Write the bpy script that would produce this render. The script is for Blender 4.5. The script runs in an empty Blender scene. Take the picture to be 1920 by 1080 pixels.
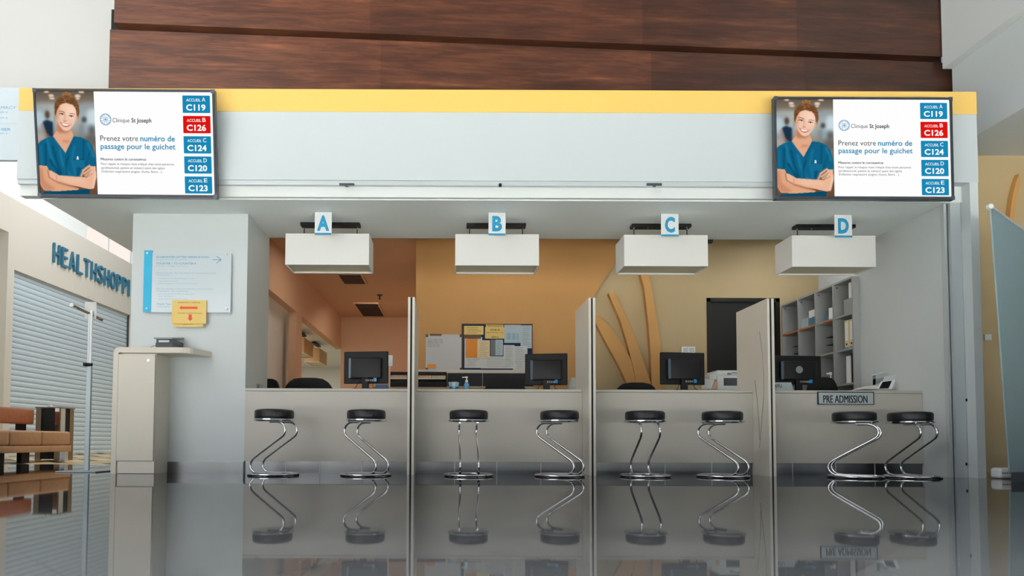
import bpy, bmesh, math, random
import numpy as np
from mathutils import Vector, Matrix, Euler
random.seed(7)
C = bpy.context.scene.collection
sc = bpy.context.scene
# ------------------------------------------------------------------ camera
F = 1200.0; CXP, CYP = 850.0, 780.0
PITCH, ROLL = math.radians(2.3), math.radians(0.23)
CAM = Vector((0, 0, .294))
R = (Matrix.Rotation(math.radians(90) + PITCH, 3, 'X') @ Matrix.Rotation(ROLL, 3, 'Z'))
cd = bpy.data.cameras.new('camera'); cam = bpy.data.objects.new('camera', cd); C.objects.link(cam)
cam.location = CAM; cam.rotation_euler = R.to_euler()
cd.sensor_width = 36; cd.lens = F / 1920 * 36
cd.shift_x = (960 - CXP) / 1920; cd.shift_y = (CYP - 540) / 1920
cd.clip_start = .05; cd.clip_end = 200
sc.camera = cam
def ray(px, py): return R @ Vector(((px - CXP) / F, (CYP - py) / F, -1))
def P(px, py, Y):
    d = ray(px, py); return CAM + d * ((Y - CAM.y) / d.y)
def PX(px, py, X):
    d = ray(px, py); return CAM + d * ((X - CAM.x) / d.x)
def PZ(px, py, Z):
    d = ray(px, py); return CAM + d * ((Z - CAM.z) / d.z)
# ------------------------------------------------------------------ materials
def lin(c):
    return tuple(((v / 255) / 12.92 if v / 255 <= .04045 else ((v / 255 + .055) / 1.055) ** 2.4) for v in c) + (1,)
MATS = {}
def mat(name, rgb, rough=.5, metal=0, noise=0, nscale=8, bump=0, bscale=60, emit=None, estr=1, alpha=1, trans=0, ior=1.45, spec=None, coat=0, stretch=None):
    m = bpy.data.materials.new(name); m.use_nodes = True; MATS[name] = m
    nt = m.node_tree; b = nt.nodes['Principled BSDF']
    b.inputs['Base Color'].default_value = lin(rgb); b.inputs['Roughness'].default_value = rough
    b.inputs['Metallic'].default_value = metal; b.inputs['IOR'].default_value = ior
    b.inputs['Alpha'].default_value = alpha; b.inputs['Transmission Weight'].default_value = trans
    b.inputs['Coat Weight'].default_value = coat
    if spec is not None: b.inputs['Specular IOR Level'].default_value = spec
    if emit: b.inputs['Emission Color'].default_value = lin(emit); b.inputs['Emission Strength'].default_value = estr
    tc = nt.nodes.new('ShaderNodeTexCoord'); mp = nt.nodes.new('ShaderNodeMapping')
    nt.links.new(tc.outputs['Object'], mp.inputs['Vector'])
    if stretch: mp.inputs['Scale'].default_value = stretch
    n = nt.nodes.new('ShaderNodeTexNoise'); n.inputs['Scale'].default_value = nscale; n.inputs['Detail'].default_value = 4
    nt.links.new(mp.outputs[0], n.inputs['Vector'])
    if noise:
        mx = nt.nodes.new('ShaderNodeMix'); mx.data_type = 'RGBA'
        mx.inputs[6].default_value = tuple(v * (1 - noise) for v in lin(rgb)[:3]) + (1,)
        mx.inputs[7].default_value = tuple(min(1, v * (1 + noise)) for v in lin(rgb)[:3]) + (1,)
        nt.links.new(n.outputs['Fac'], mx.inputs[0]); nt.links.new(mx.outputs[2], b.inputs['Base Color'])
    if bump:
        n2 = nt.nodes.new('ShaderNodeTexNoise'); n2.inputs['Scale'].default_value = bscale; n2.inputs['Detail'].default_value = 3
        nt.links.new(mp.outputs[0], n2.inputs['Vector'])
        bp = nt.nodes.new('ShaderNodeBump'); bp.inputs['Strength'].default_value = bump; bp.inputs['Distance'].default_value = .01
        nt.links.new(n2.outputs['Fac'], bp.inputs['Height']); nt.links.new(bp.outputs[0], b.inputs['Normal'])
    return m
def emis(name, rgb, s=1.085):
    m = bpy.data.materials.new(name); m.use_nodes = True; nt = m.node_tree; nt.nodes.clear()
    e = nt.nodes.new('ShaderNodeEmission'); e.inputs[0].default_value = lin(rgb); e.inputs[1].default_value = s
    o = nt.nodes.new('ShaderNodeOutputMaterial'); nt.links.new(e.outputs[0], o.inputs[0]); MATS[name] = m; return m
WHITE = mat('white_paint', (222, 226, 224), .55, noise=.02, nscale=1.5, bump=.03, bscale=90)
WALLW = mat('wall_paint', (204, 211, 211), .6, noise=.02, nscale=1.2, bump=.03, bscale=90)
CEILW = mat('soffit_paint', (244, 252, 251), .7, noise=.03, nscale=2)
YEL = mat('yellow_paint', (222, 184, 98), .55, noise=.03, nscale=2)
CREAM = mat('cream_wall', (184, 164, 126), .7, noise=.03, nscale=2, bump=.05)
TAN = mat('tan_wall', (188, 166, 126), .7, noise=.03, nscale=2, bump=.05)
ORANGE = mat('orange_wall', (186, 140, 84), .65, noise=.05, nscale=1.5, bump=.05)
TERRA = mat('terracotta_paint', (204, 164, 132), .7, noise=.04, nscale=1.5)
RIB = mat('ochre_rib_paint', (198, 150, 88), .6, noise=.04, nscale=3)
BEIGEW = mat('beige_shop_wall', (205, 201, 190), .7, noise=.02, nscale=1)
LAM = mat('counter_laminate', (186, 182, 172), .35, noise=.02, nscale=3)
PANEL = mat('partition_laminate', (216, 211, 198), .35, noise=.02, nscale=3)
KIOSK = mat('kiosk_laminate', (218, 211, 196), .4, noise=.02, nscale=3)
BLACK = mat('black_plastic', (12, 12, 14), .5, spec=.25)
BLACKM = mat('black_matte', (14, 14, 15), .7)
DGREY = mat('dark_grey_plastic', (52, 58, 64), .4, noise=.1)
GREYP = mat('grey_plastic', (120, 126, 128), .4)
LEATH = mat('black_leather', (16, 18, 22), .34, bump=.25, bscale=160, noise=.2)
CHROME = mat('chrome', (222, 224, 226), .12, metal=1)
STEEL = mat('brushed_steel', (120, 122, 122), .28, metal=1, noise=.35, nscale=3, stretch=(1, 1, .15))
ALU = mat('aluminium', (190, 198, 200), .4, metal=.15)
SHADE = mat('lamp_shade_fabric', (236, 235, 230), .8, bump=.05, bscale=300)
DIFF = mat('lamp_diffuser', (206, 198, 176), .6)
SHADEO = mat('orange_lit_shade', (200, 160, 116), .8)  # same white shade as in front, orange light painted into its colour
PAPER = mat('paper', (205, 208, 208), .8, noise=.02)
PAPERB = mat('bluish_paper', (176, 192, 200), .8, noise=.05)
PAPERY = mat('yellow_paper', (226, 196, 120), .8, noise=.05)
PAPERG = mat('grey_paper', (110, 112, 114), .8)
MANILA = mat('manila_envelope', (214, 136, 58), .8, noise=.06)
INK = mat('black_ink', (28, 26, 28), .8)
INKG = mat('grey_print', (120, 128, 132), .8)
INKR = mat('red_ink', (214, 84, 62), .7)
INKB = mat('blue_print', (96, 156, 184), .8)
SIGNB = mat('sign_blue', (12, 124, 164), .5)
CYAN = mat('cyan_strip', (34, 164, 202), .4)
NAVY = mat('navy_felt', (18, 44, 78), .9, noise=.1)
LETB = mat('shop_letter_blue', (52, 112, 138), .5)
CARD = mat('white_card', (240, 242, 242), .5)
WOODB = mat('brown_wood', (92, 54, 34), .5, noise=.3, nscale=10)
MIRR = mat('polished_bronze', (150, 130, 105), .15, metal=.9)
CUSH = mat('tan_leather', (190, 146, 108), .5, noise=.12, nscale=14, bump=.5, bscale=14)
CUSHB = mat('brown_leather', (168, 104, 70), .5, noise=.15, nscale=14, bump=.5, bscale=14)
SHELFM = mat('grey_shelf_laminate', (158, 160, 158), .5, noise=.08, nscale=5)
SHELFD = mat('orange_shelf_paper', (196, 118, 66), .7)
BOXBL = mat('blue_box', (84, 128, 152), .6)
BINDER = mat('binder_cream', (226, 206, 160), .6)
GEL = mat('blue_gel', (40, 120, 170), .2)
BANN = mat('banner_fabric', (120, 142, 148), .6, noise=.03)
PRINTW = mat('printer_white', (206, 210, 206), .5)
SHUT = mat('shutter_slat', (198, 214, 222), .3, noise=.04)
SHELFDARK = mat('smoked_glass', (38, 36, 34), .12)
CREAMB = mat('white_shop_interior', (214, 212, 204), .7)
SIGNG = mat('silver_sign', (168, 180, 184), .45)
ACRYL = mat('acrylic_board', (206, 216, 220), .12, coat=.3)

# floor: dark polished stone tiles with thin joints
def floor_mat():
    m = mat('polished_floor_tile', (34, 35, 36), .03, ior=1.22)
    nt = m.node_tree; b = nt.nodes['Principled BSDF']
    tc = nt.nodes.new('ShaderNodeTexCoord'); br = nt.nodes.new('ShaderNodeTexBrick')
    mp = nt.nodes.new('ShaderNodeMapping'); mp.inputs['Rotation'].default_value = (0, 0, math.radians(45))
    br.offset = 0; br.inputs['Scale'].default_value = 1.0; br.inputs['Brick Width'].default_value = .9; br.inputs['Row Height'].default_value = .9
    br.inputs['Mortar Size'].default_value = .003; br.inputs['Mortar Smooth'].default_value = .1
    br.inputs['Color1'].default_value = lin((36, 37, 38)); br.inputs['Color2'].default_value = lin((31, 32, 33)); br.inputs['Mortar'].default_value = lin((24, 24, 25))
    nt.links.new(tc.outputs['Object'], mp.inputs[0]); nt.links.new(mp.outputs[0], br.inputs['Vector']); nt.links.new(br.outputs['Color'], b.inputs['Base Color'])
    return m
FLOOR = floor_mat()
def chevron_mat():
    m = mat('chevron_floor', (196, 168, 118), .35); nt = m.node_tree; b = nt.nodes['Principled BSDF']
    tc = nt.nodes.new('ShaderNodeTexCoord'); sp = nt.nodes.new('ShaderNodeSeparateXYZ'); nt.links.new(tc.outputs['Object'], sp.inputs[0])
    def mth(op, a, bb=None):
        n = nt.nodes.new('ShaderNodeMath'); n.operation = op
        for i, v in enumerate((a, bb)):
            if v is None: continue
            if isinstance(v, (int, float)): n.inputs[i].default_value = v
            else: nt.links.new(v, n.inputs[i])
        return n.outputs[0]
    tri = mth('PINGPONG', sp.outputs[0], .6)
    s = mth('ADD', mth('MULTIPLY', tri, 1.2), sp.outputs[1])
    w = mth('LESS_THAN', mth('FRACT', mth('MULTIPLY', s, 1.3)), .33)
    mx = nt.nodes.new('ShaderNodeMix'); mx.data_type = 'RGBA'; mx.inputs[6].default_value = lin((214, 190, 142)); mx.inputs[7].default_value = lin((60, 44, 36))
    nt.links.new(w, mx.inputs[0]); nt.links.new(mx.outputs[2], b.inputs['Base Color']); return m
CHEV = chevron_mat()
def wood_mat():
    m = mat('dark_red_wood', (96, 50, 34), .4, bump=.0, coat=.0); nt = m.node_tree; b = nt.nodes['Principled BSDF']
    tc = nt.nodes.new('ShaderNodeTexCoord')
    def nz(scale, st, det=6, rough=.6):
        mp = nt.nodes.new('ShaderNodeMapping'); mp.inputs['Scale'].default_value = st
        n = nt.nodes.new('ShaderNodeTexNoise'); n.inputs['Scale'].default_value = scale; n.inputs['Detail'].default_value = det; n.inputs['Roughness'].default_value = rough
        n.inputs['Distortion'].default_value = .4
        nt.links.new(tc.outputs['Object'], mp.inputs[0]); nt.links.new(mp.outputs[0], n.inputs['Vector']); return n
    a = nz(3.2, (.28, 1, 3.2)); c = nz(26, (.12, 1, 1.4), 3); d = nz(1.1, (.6, 1, 1.8), 2)
    r = nt.nodes.new('ShaderNodeValToRGB'); e = r.color_ramp.elements
    e[0].position = .3; e[0].color = lin((34, 18, 13)); e[1].position = .72; e[1].color = lin((146, 90, 56))
    k = e.new(.5); k.color = lin((76, 44, 30)); k2 = e.new(.6); k2.color = lin((100, 60, 40))
    def mth(op, x, y):
        n = nt.nodes.new('ShaderNodeMath'); n.operation = op
        for i, v in enumerate((x, y)):
            if isinstance(v, (int, float)): n.inputs[i].default_value = v
            else: nt.links.new(v, n.inputs[i])
        return n.outputs[0]
    s = mth('ADD', mth('MULTIPLY', a.outputs['Fac'], .5), mth('ADD', mth('MULTIPLY', c.outputs['Fac'], .3), mth('MULTIPLY', d.outputs['Fac'], .22)))
    nt.links.new(s, r.inputs[0])
    sp = nt.nodes.new('ShaderNodeSeparateXYZ'); nt.links.new(tc.outputs['Object'], sp.inputs[0])   # veneer joints; sheets darken to the right, painting in the light falloff
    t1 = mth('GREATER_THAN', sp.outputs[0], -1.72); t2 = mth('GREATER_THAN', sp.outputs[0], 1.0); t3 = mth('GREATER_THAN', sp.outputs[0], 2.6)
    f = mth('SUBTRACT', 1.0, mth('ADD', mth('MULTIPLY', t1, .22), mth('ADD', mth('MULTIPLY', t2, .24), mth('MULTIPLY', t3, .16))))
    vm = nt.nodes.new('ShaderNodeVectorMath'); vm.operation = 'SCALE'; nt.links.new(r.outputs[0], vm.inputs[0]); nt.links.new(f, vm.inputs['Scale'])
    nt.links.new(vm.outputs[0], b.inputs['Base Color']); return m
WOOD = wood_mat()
UPW = mat('upper_wall_paint', (228, 228, 224), .7, noise=.02, nscale=1)
# ------------------------------------------------------------------ mesh building
class MB:
    def __init__(s): s.v = []; s.f = []
    def add(s, vs, fs):
        o = len(s.v); s.v += [tuple(v) for v in vs]; s.f += [tuple(i + o for i in f) for f in fs]; return s
    def box(s, a, b):
        x0, x1 = sorted((a[0], b[0])); y0, y1 = sorted((a[1], b[1])); z0, z1 = sorted((a[2], b[2]))
        return s.add([(x0,y0,z0),(x1,y0,z0),(x1,y1,z0),(x0,y1,z0),(x0,y0,z1),(x1,y0,z1),(x1,y1,z1),(x0,y1,z1)],
              [(0,3,2,1),(4,5,6,7),(0,1,5,4),(1,2,6,5),(2,3,7,6),(3,0,4,7)])
    def rbox(s, a, b, r=.01, seg=3):
        bm = bmesh.new(); bmesh.ops.create_cube(bm, size=1)
        x0, x1 = sorted((a[0], b[0])); y0, y1 = sorted((a[1], b[1])); z0, z1 = sorted((a[2], b[2]))
        for v in bm.verts: v.co = Vector(((x0+x1)/2 + v.co.x*(x1-x0), (y0+y1)/2 + v.co.y*(y1-y0), (z0+z1)/2 + v.co.z*(z1-z0)))
        bmesh.ops.bevel(bm, geom=bm.edges[:], offset=min(r, .45*min(x1-x0, y1-y0, z1-z0)), segments=seg, affect='EDGES', profile=.5)
        bm.verts.index_update(); s.add([v.co[:] for v in bm.verts], [[v.index for v in f.verts] for f in bm.faces]); bm.free(); return s
    def prism(s, pts, vec):
        """closed polygon pts (3d) extruded by vec"""
        n = len(pts); vec = Vector(vec); a = [Vector(p) for p in pts]
        nrm = Vector((0,0,0))
        for i in range(n): nrm += a[i].cross(a[(i+1) % n])
        fs = [tuple(range(n-1, -1, -1)), tuple(range(n, 2*n))] + [(i, (i+1) % n, n + (i+1) % n, n + i) for i in range(n)]
        if nrm.dot(vec) < 0: fs = [tuple(reversed(f)) for f in fs]
        return s.add(a + [p + vec for p in a], fs)
    def tube(s, pts, r, n=10, closed=False):
        pts = [Vector(p) for p in pts]; N = len(pts); rings = []
        t0 = (pts[1] - pts[0]).normalized(); up = Vector((0,0,1)) if abs(t0.z) < .9 else Vector((1,0,0))
        nv = t0.cross(up).normalized()
        for i in range(N):
            if closed: t = (pts[(i+1) % N] - pts[i-1]).normalized()
            else: t = (pts[min(i+1, N-1)] - pts[max(i-1, 0)]).normalized()
            nv = (nv - t * nv.dot(t)).normalized(); bv = t.cross(nv)
            rr = r[i] if isinstance(r, (list, tuple)) else r
            rings.append([pts[i] + nv * rr * math.cos(2*math.pi*k/n) + bv * rr * math.sin(2*math.pi*k/n) for k in range(n)])
        vs = [v for q in rings for v in q]; fs = []
        for i in range(N if closed else N - 1):
            j = (i + 1) % N
            for k in range(n): fs.append((i*n+k, i*n+(k+1) % n, j*n+(k+1) % n, j*n+k))
        if not closed: fs += [tuple(range(n-1, -1, -1)), tuple((N-1)*n + k for k in range(n))]
        return s.add(vs, fs)
    def lathe(s, prof, c=(0,0,0), n=32, axis='Z'):
        vs = []; fs = []; m = len(prof)
        for k in range(n):
            a = 2*math.pi*k/n
            for r, z in prof:
                p = (r*math.cos(a), r*math.sin(a), z) if axis == 'Z' else (r*math.cos(a), z, r*math.sin(a))
                vs.append((c[0]+p[0], c[1]+p[1], c[2]+p[2]))
        for k in range(n):
            for i in range(m-1): 
                q = (k*m+i, ((k+1) % n)*m+i, ((k+1) % n)*m+i+1, k*m+i+1); fs.append(q)
        return s.add(vs, fs)
    def build(s, name, m, parent=None, smooth=None, origin=None):
        me = bpy.data.meshes.new(name)
        v = np.array(s.v, float)
        if parent is not None: base = Vector(parent.get('_o', (0,0,0)))
        elif origin is not None: base = Vector(origin)
        else: base = Vector(((v[:,0].min()+v[:,0].max())/2, (v[:,1].min()+v[:,1].max())/2, v[:,2].min()))
        v = v - np.array(base)
        me.from_pydata(v.tolist(), [], s.f); me.materials.append(m)
        bm = bmesh.new(); bm.from_mesh(me); bmesh.ops.remove_doubles(bm, verts=bm.verts, dist=1e-6); bmesh.ops.recalc_face_normals(bm, faces=bm.faces); bm.to_mesh(me); bm.free()
        if smooth:
            for p in me.polygons: p.use_smooth = True
            try: me.set_sharp_from_angle(angle=math.radians(smooth if smooth is not True else 40))
            except Exception: pass
        o = bpy.data.objects.new(name, me); C.objects.link(o)
        if parent is not None: o.parent = parent
        else: o.location = base
        o['_o'] = tuple(base)
        return o
def tag(o, label, cat, group=None, kind=None):
    if label is None: return o
    o['label'] = label; o['category'] = cat
    if group: o['group'] = group
    if kind: o['kind'] = kind
    return o
def thing(name, label, cat, loc=(0,0,0), group=None):
    o = bpy.data.objects.new(name, None); C.objects.link(o); o.location = loc; o['_o'] = tuple(loc)
    o.empty_display_size = .1
    return tag(o, label, cat, group)
def struct(name, mb, m, label=None):
    o = mb.build(name, m); o['kind'] = 'structure'
    if label: o['label'] = label
    return o
def copy_tree(o, parent=None):
    c = o.copy(); C.objects.link(c)
    if parent is not None: c.parent = parent
    for ch in list(o.children): copy_tree(ch, c)
    return c
def px_box(mb, x0, y0, x1, y1, Y, d, r=0):
    a = P(x0, y0, Y); b = P(x1, y1, Y)
    (mb.rbox((a.x, Y, a.z), (b.x, Y + d, b.z), r) if r else mb.box((a.x, Y, a.z), (b.x, Y + d, b.z))); return mb
_fc = {}
def glyphs(s, bold):
    k = (s, bold)
    if k not in _fc:
        cu = bpy.data.curves.new('t', 'FONT'); cu.body = s; cu.resolution_u = 3; cu.offset = .018 * bold
        ob = bpy.data.objects.new('t', cu); me = bpy.data.meshes.new_from_object(ob)
        v = np.array([q.co[:] for q in me.vertices]) if len(me.vertices) else np.zeros((0,3)); f = [tuple(p.vertices) for p in me.polygons]
        bpy.data.objects.remove(ob); bpy.data.curves.remove(cu); bpy.data.meshes.remove(me); _fc[k] = (v, f)
    return _fc[k]
CAPH = None
def add_text(mb, s, org, width, height, xd=(1,0,0), yd=(0,0,1), bold=0, depth=0, align='L'):
    """height = cap height, width = total width (None keeps proportion); org = baseline left"""
    global CAPH
    if CAPH is None: CAPH = glyphs('H', 0)[0][:,1].max()
    if 'g' in s: bold = min(bold, .8)
    if bold > 0 and 'M' in s and not depth:      # widen by overlaid copies where the outline offset would break the letter M
        sh_ = .011 * bold * height / CAPH; o2 = Vector(org); X_ = Vector(xd); n_ = Vector(xd).cross(Vector(yd))
        for k in (-1, 1): add_text(mb, s, o2 + X_ * (sh_ * k) + n_ * (.00008 * k), width, height, xd, yd, 0, 0, align)
        return
    v, f = glyphs(s, bold)
    if len(v) == 0: return
    x0, x1 = v[:,0].min(), v[:,0].max(); sy = height / CAPH; sx = (width / (x1 - x0)) if width else sy
    org = Vector(org); xd = Vector(xd); yd = Vector(yd); off = -(x1-x0)*sx/2 if align == 'C' else 0
    pts = [org + xd * ((p[0]-x0)*sx + off) + yd * (p[1]*sy) for p in v]
    if depth:
        nd = xd.cross(yd).normalized() * depth; n = len(pts); from collections import Counter
        ed = Counter()
        for q in f:
            for i in range(len(q)): ed[(q[i], q[(i+1) % len(q)])] += 1
        side = [(a, b, b+n, a+n) for (a, b) in ed if (b, a) not in ed]
        mb.add(pts + [p + nd for p in pts], [tuple(reversed(q)) for q in f] + [tuple(i+n for i in q) for q in f] + side)
    else: mb.add(pts, f)
# ================================================================== SETTING
ZS = 2.43       # soffit height
YF = 5.5        # fascia face
YC = 5.95       # counter front
YR = 8.35       # rear wall
def zt(px, py, Y): return P(px, py, Y).z
def xt(px, py, Y): return P(px, py, Y).x
fl = MB().box((-14, 1.0, -.1), (14, 7.75, 0)); struct('floor', fl, FLOOR)
fl = MB().box((-14, -9, -.1), (14, 1.0, 0)); struct('floor_bounce', fl, mat('pale_bounce_floor', (232, 228, 220), .5, noise=.03))  # unseen pale floor added to bounce light up to the soffit
fl = MB().box((-14, 7.75, -.1), (-2.2, 24, 0)); struct('floor_shop_hall', fl, CHEV)
fl = MB().box((-2.2, 7.75, -.1), (14, 24, 0)); struct('floor_office', fl, mat('office_floor', (214, 204, 188), .4))
XL = xt(34, 250, YF); XRP = xt(1832, 250, YF); XRI = 4.37
zy = (zt(950, 169, YF) + 0, zt(950, 211, YF)); zfb = zt(1000, 339, YF)
# fascia with yellow band
fa = MB().box((XL, YF, zfb), (XRP, YF+.45, zy[1])); fa.box((XL, YF+.002, zy[1]), (XRP, YF+.45, zy[0]-.002)); struct('wall_front', fa, mat('fascia_paint', (190, 199, 201), .55, noise=.02, nscale=1.2, bump=.03, bscale=90))
struct('trim_1', MB().box((XL, YF-.004, zy[1]), (XRP, YF+.3, zy[0])), YEL)
# folding shutter head track beneath the fascia
zt1, zt2 = zt(1000, 348, YF+.01), zt(1000, 371, YF+.05)
tk = thing('ceiling_track', 'pale metal folding shutter track running the length of the opening under the fascia', 'track', ((XL+XRI)/2, YF+.1, zt1))
MB().box((XL, YF+.012, zt1), (XRI, YF+.07, zfb)).build('track_channel', ALU, tk)
MB().box((XL, YF+.05, zt2), (XRI+.03, YF+.12, zt1)).build('track_board', WHITE, tk)
for bx in (650, 938, 1227):
    b = MB(); q = P(bx, 346, YF)
    w = .004 if bx == 938 else .065
    b.box((q.x-w, YF-.002, q.z-.006), (q.x+w, YF+.012, q.z+.012)); b.box((q.x-.012, YF-.006, q.z-.018), (q.x+.012, YF+.012, q.z+.006))
    b.build('track_hanger', DGREY if bx != 938 else BLACK, tk)
# soffit slab
YB = 6.65
struct('ceiling', MB().box((XL+.17, YF+.09, ZS), (XRI+.25, YB, 2.93)).box((XL+.17, YB, ZS), (XL+.9, 7.6, 2.93)), CEILW)
struct('ceiling_office', MB().box((-2.39, YB, 2.93), (xt(780, 560, YR)+.1, 17.6, 3.2)), TERRA)
struct('ceiling_counter_back', MB().box((xt(780, 560, YR)+.1, YB, 3.1), (5, YR+.12, 3.2)), CREAM)
struct('ceiling_shop_hall', MB().box((-5.0, 10.15, ZS+.02), (-2.5, 18.5, ZS+.12)), WHITE)
# left column
XCL, XCR = xt(245, 600, YC), xt(462, 600, YC)
struct('wall_left', MB().box((XCL, YC, 0), (XCR, YB, ZS)), WALLW)
struct('baseboard_left', MB().box((XCL+.3, YC-.012, 0), (XCR-.003, YC, zt(400, 866, YC))), STEEL)
# rear walls
X0 = xt(780, 560, YR)
struct('wall_back', MB().box((X0, YR, 0), (xt(1300,600,YR), YR+.12, 3.1)).box((xt(1300,600,YR), YR, zt(1390,559,YR)), (4.9, YR+.12, 3.1)).box((xt(1462,600,YR), YR, 0), (4.9, YR+.12, zt(1390,559,YR))).box((xt(1300,600,YR),YR,0),(xt(1325,600,YR),YR+.12,zt(1390,559,YR))), CREAM)
# raised orange field with a curved right edge
Yo = YR - .07
cv = [(1240,380),(1205,425),(1165,478),(1135,520),(1111,560),(1096,600),(1086,640),(1080,690),(1080,740),(1084,830)]
pts = [P(780, 380, Yo)] + [P(x, y, Yo) for x, y in cv] + [P(780, 830, Yo)]
struct('wall_back_orange', MB().prism(pts, (0, .0698, 0)), ORANGE)
struct('wall_back_left', MB().box((-2.39, 13.5, 0), (X0+1.0, 13.62, 2.93)), TERRA)
struct('wall_office_partition', MB().box((X0, YR+.12, 0), (X0+.1, 13.5, 2.93)), TERRA)
# left office wall: header over two openings and the post between them
XW = -2.39; zh = PX(600, 621, XW).z
hd = MB().box((XW-.12, YB, zh), (XW, 13.6, 2.93)).box((XW-.12, PX(556, 640, XW).y, 0), (XW, PX(566, 640, XW).y, zh))
struct('wall_office_left', hd, TERRA)
struct('wall_office_left_inner', MB().box((-2.75, 6.66, 0), (-2.62, PX(556, 640, XW).y+1.0, zh+.2)), CREAMB)
struct('wall_shop_back', MB().box((-6.2, 18.5, 0), (-2.3, 18.6, ZS+.02)).box((-2.39, 13.62, 0), (-2.3, 18.5, ZS+.1)), CREAMB)
# right wall
struct('wall_right', MB().box((XRI, YF+.16, 0), (XRI+.17, 6.84, ZS)).box((XRI+.16, YF+.3, 0), (xt(1838, 500, YF)-.01, 6.84, ZS)), WALLW)
struct('wall_right_inner', MB().box((4.8, 6.84, 0), (4.92, YR, 2.93)), WALLW)
xp0 = xt(1821, 450, YF); xp1 = xt(1838, 500, YF)
struct('wall_right_pillar', MB().box((xp0, YF, 0), (xp1, 6.4, zfb)), WALLW)
gr = thing('shutter_guide_rail', 'pale aluminium vertical guide rail beside the right pillar of the counters', 'rail', (XRI, YF+.1, 0))
MB().box((XRI-.012, YF+.12, 0), (XRI+.012, YF+.16, ZS)).box((XRI+.03, YF+.1, 0), (xp0-.005, YF+.13, ZS)).build('channel', ALU, gr)
MB().box((XRI+.012, YF+.14, 0), (XRI+.03, YF+.155, ZS)).build('brush_strip', DGREY, gr)
for yy in (640, 750, 870): 
    q = P(1813, yy, YF+.1); MB().box((q.x-.012, YF+.09, q.z-.012), (q.x-.004, YF+.1, q.z+.012)).build('latch', BLACKM, gr)
# upper wood bulkhead
def woodY(px): return 6.02 + .5 * (px - 205) / 1600
def WP(px, py, back=0): return P(px, py, woodY(px) + back)
zb = 3.1
def plank(pts_px, z0, z1, back, th):
    a = WP(pts_px[0], 100, back); b = WP(pts_px[1], 120, back)
    return MB().prism([(a.x, a.y, z0), (b.x, b.y, z0), (b.x, b.y, z1), (a.x, a.y, z1)], (0, th, 0))
zg = .5*(WP(212, 45).z + WP(1767, 115).z)
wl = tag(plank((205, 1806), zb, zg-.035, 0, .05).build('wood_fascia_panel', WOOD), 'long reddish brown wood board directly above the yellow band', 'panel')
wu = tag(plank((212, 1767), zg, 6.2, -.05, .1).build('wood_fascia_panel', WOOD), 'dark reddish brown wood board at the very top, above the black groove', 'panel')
tag(plank((207, 1765), zg-.2, zg+.2, .052, .05).build('shadow_gap', BLACKM, wu), None, None)
# upper left background wall
struct('wall_upper_left', MB().box((-14, 7.2, 3.97), (-2.6, 7.3, 8.5)), UPW)
# shop wall on the left: plane x = XS
XS = -7.6
sy0, sy1 = PX(24, 600, XS).y, PX(243, 700, XS).y
zsh = PX(130, 546, XS).z; zA = PX(75, 400, XS).z; zB = PX(10, 322, XS).z
yj = PX(11, 600, XS).y
sw = MB().box((XS-.3, yj, zsh), (XS, 22, zA)).box((XS-.3, yj, 0), (XS, sy0, zsh)).box((XS-.3, sy1, 0), (XS, 22, zsh))
struct('wall_shop', sw, BEIGEW)
struct('wall_shop_recess', MB().box((XS-.5, 6, 0), (XS-.3, yj, zsh+.9)).box((XS-.3, 6, zsh+.6), (XS, yj, zA)), BEIGEW)
yw = PX(163, 440, XS-.1).y
struct('trim_2', MB().box((XS-.3, 6, zA), (XS-.1, yw, zB+.1)), WHITE)
cw = struct('window_1', MB().box((XS-.28, yw, zA), (XS-.24, 22, zB+.2)), emis('daylight_glass', (255, 244, 236), 1.08))
fr = MB()
for k in range(9): fr.box((XS-.26, yw+.0+k*1.0, zA), (XS-.2, yw+.06+k*1.0, zB+.2))
o = fr.build('window_1_frame', WHITE); o['kind'] = 'structure'
struct('trim_3', MB().box((XS-.5, 6, zB+.1), (XS-.2, 22, 8.5)), WHITE)
struct('wall_shop_end', MB().box((XS, 22, 0), (-2.3, 22.2, 8.5)), BEIGEW)
# roller shutter
sh = thing('roller_shutter', 'tall grey horizontal slat roller shutter closing the shop front at left', 'shutter', (XS-.1, (sy0+sy1)/2, 0))
sl = MB(); nz_ = 34; hgt = zsh / nz_
for i in range(nz_):
    z0 = i*hgt
    prof = [(XS-.09, z0), (XS-.08, z0+.008), (XS-.072, z0+hgt*.25), (XS-.068, z0+hgt*.6), (XS-.072, z0+hgt*.9), (XS-.1, z0+hgt*.98), (XS-.13, z0+hgt*.97), (XS-.13, z0)]
    sl.prism([(x, sy0, z) for x, z in prof], (0, sy1-sy0, 0))
sl.build('slat_curtain', SHUT, sh)
MB().box((XS-.14, sy0, zsh-.03), (XS-.05, sy1, zsh)).build('head_rail', ALU, sh)
MB().box((XS-.06, sy0, 0), (XS-.04, sy0+.03, zsh)).build('side_rail', ALU, sh); MB().box((XS-.06, sy1-.05, 0), (XS-.04, sy1, zsh)).build('side_rail', DGREY, sh)
# shop lettering, each letter a raised mesh on the wall
sx = MB()
t0 = PX(102, 492, XS+.05); t1 = PX(240, 556, XS+.05); hL = PX(103, 457, XS).z - t0.z
word = 'HEALTHSHOPP'; L = (t1.y - t0.y) / (len(word) - .15)
lt = thing('shop_sign', 'raised blue capital letters reading HEALTHSHOPP above the shop shutter', 'sign', (XS, (t0.y+t1.y)/2, t0.z-.1))
for i, ch in enumerate(word + 'I'):
    m_ = MB(); add_text(m_, ch, (XS+.05, t0.y + i*L, t0.z + (t1.z-t0.z)*i/len(word)*.0), L*.72 if ch != 'I' else .05, hL, xd=(0,1,0), bold=-.2, depth=-.04)
    m_.build('letter', LETB, lt)
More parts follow.
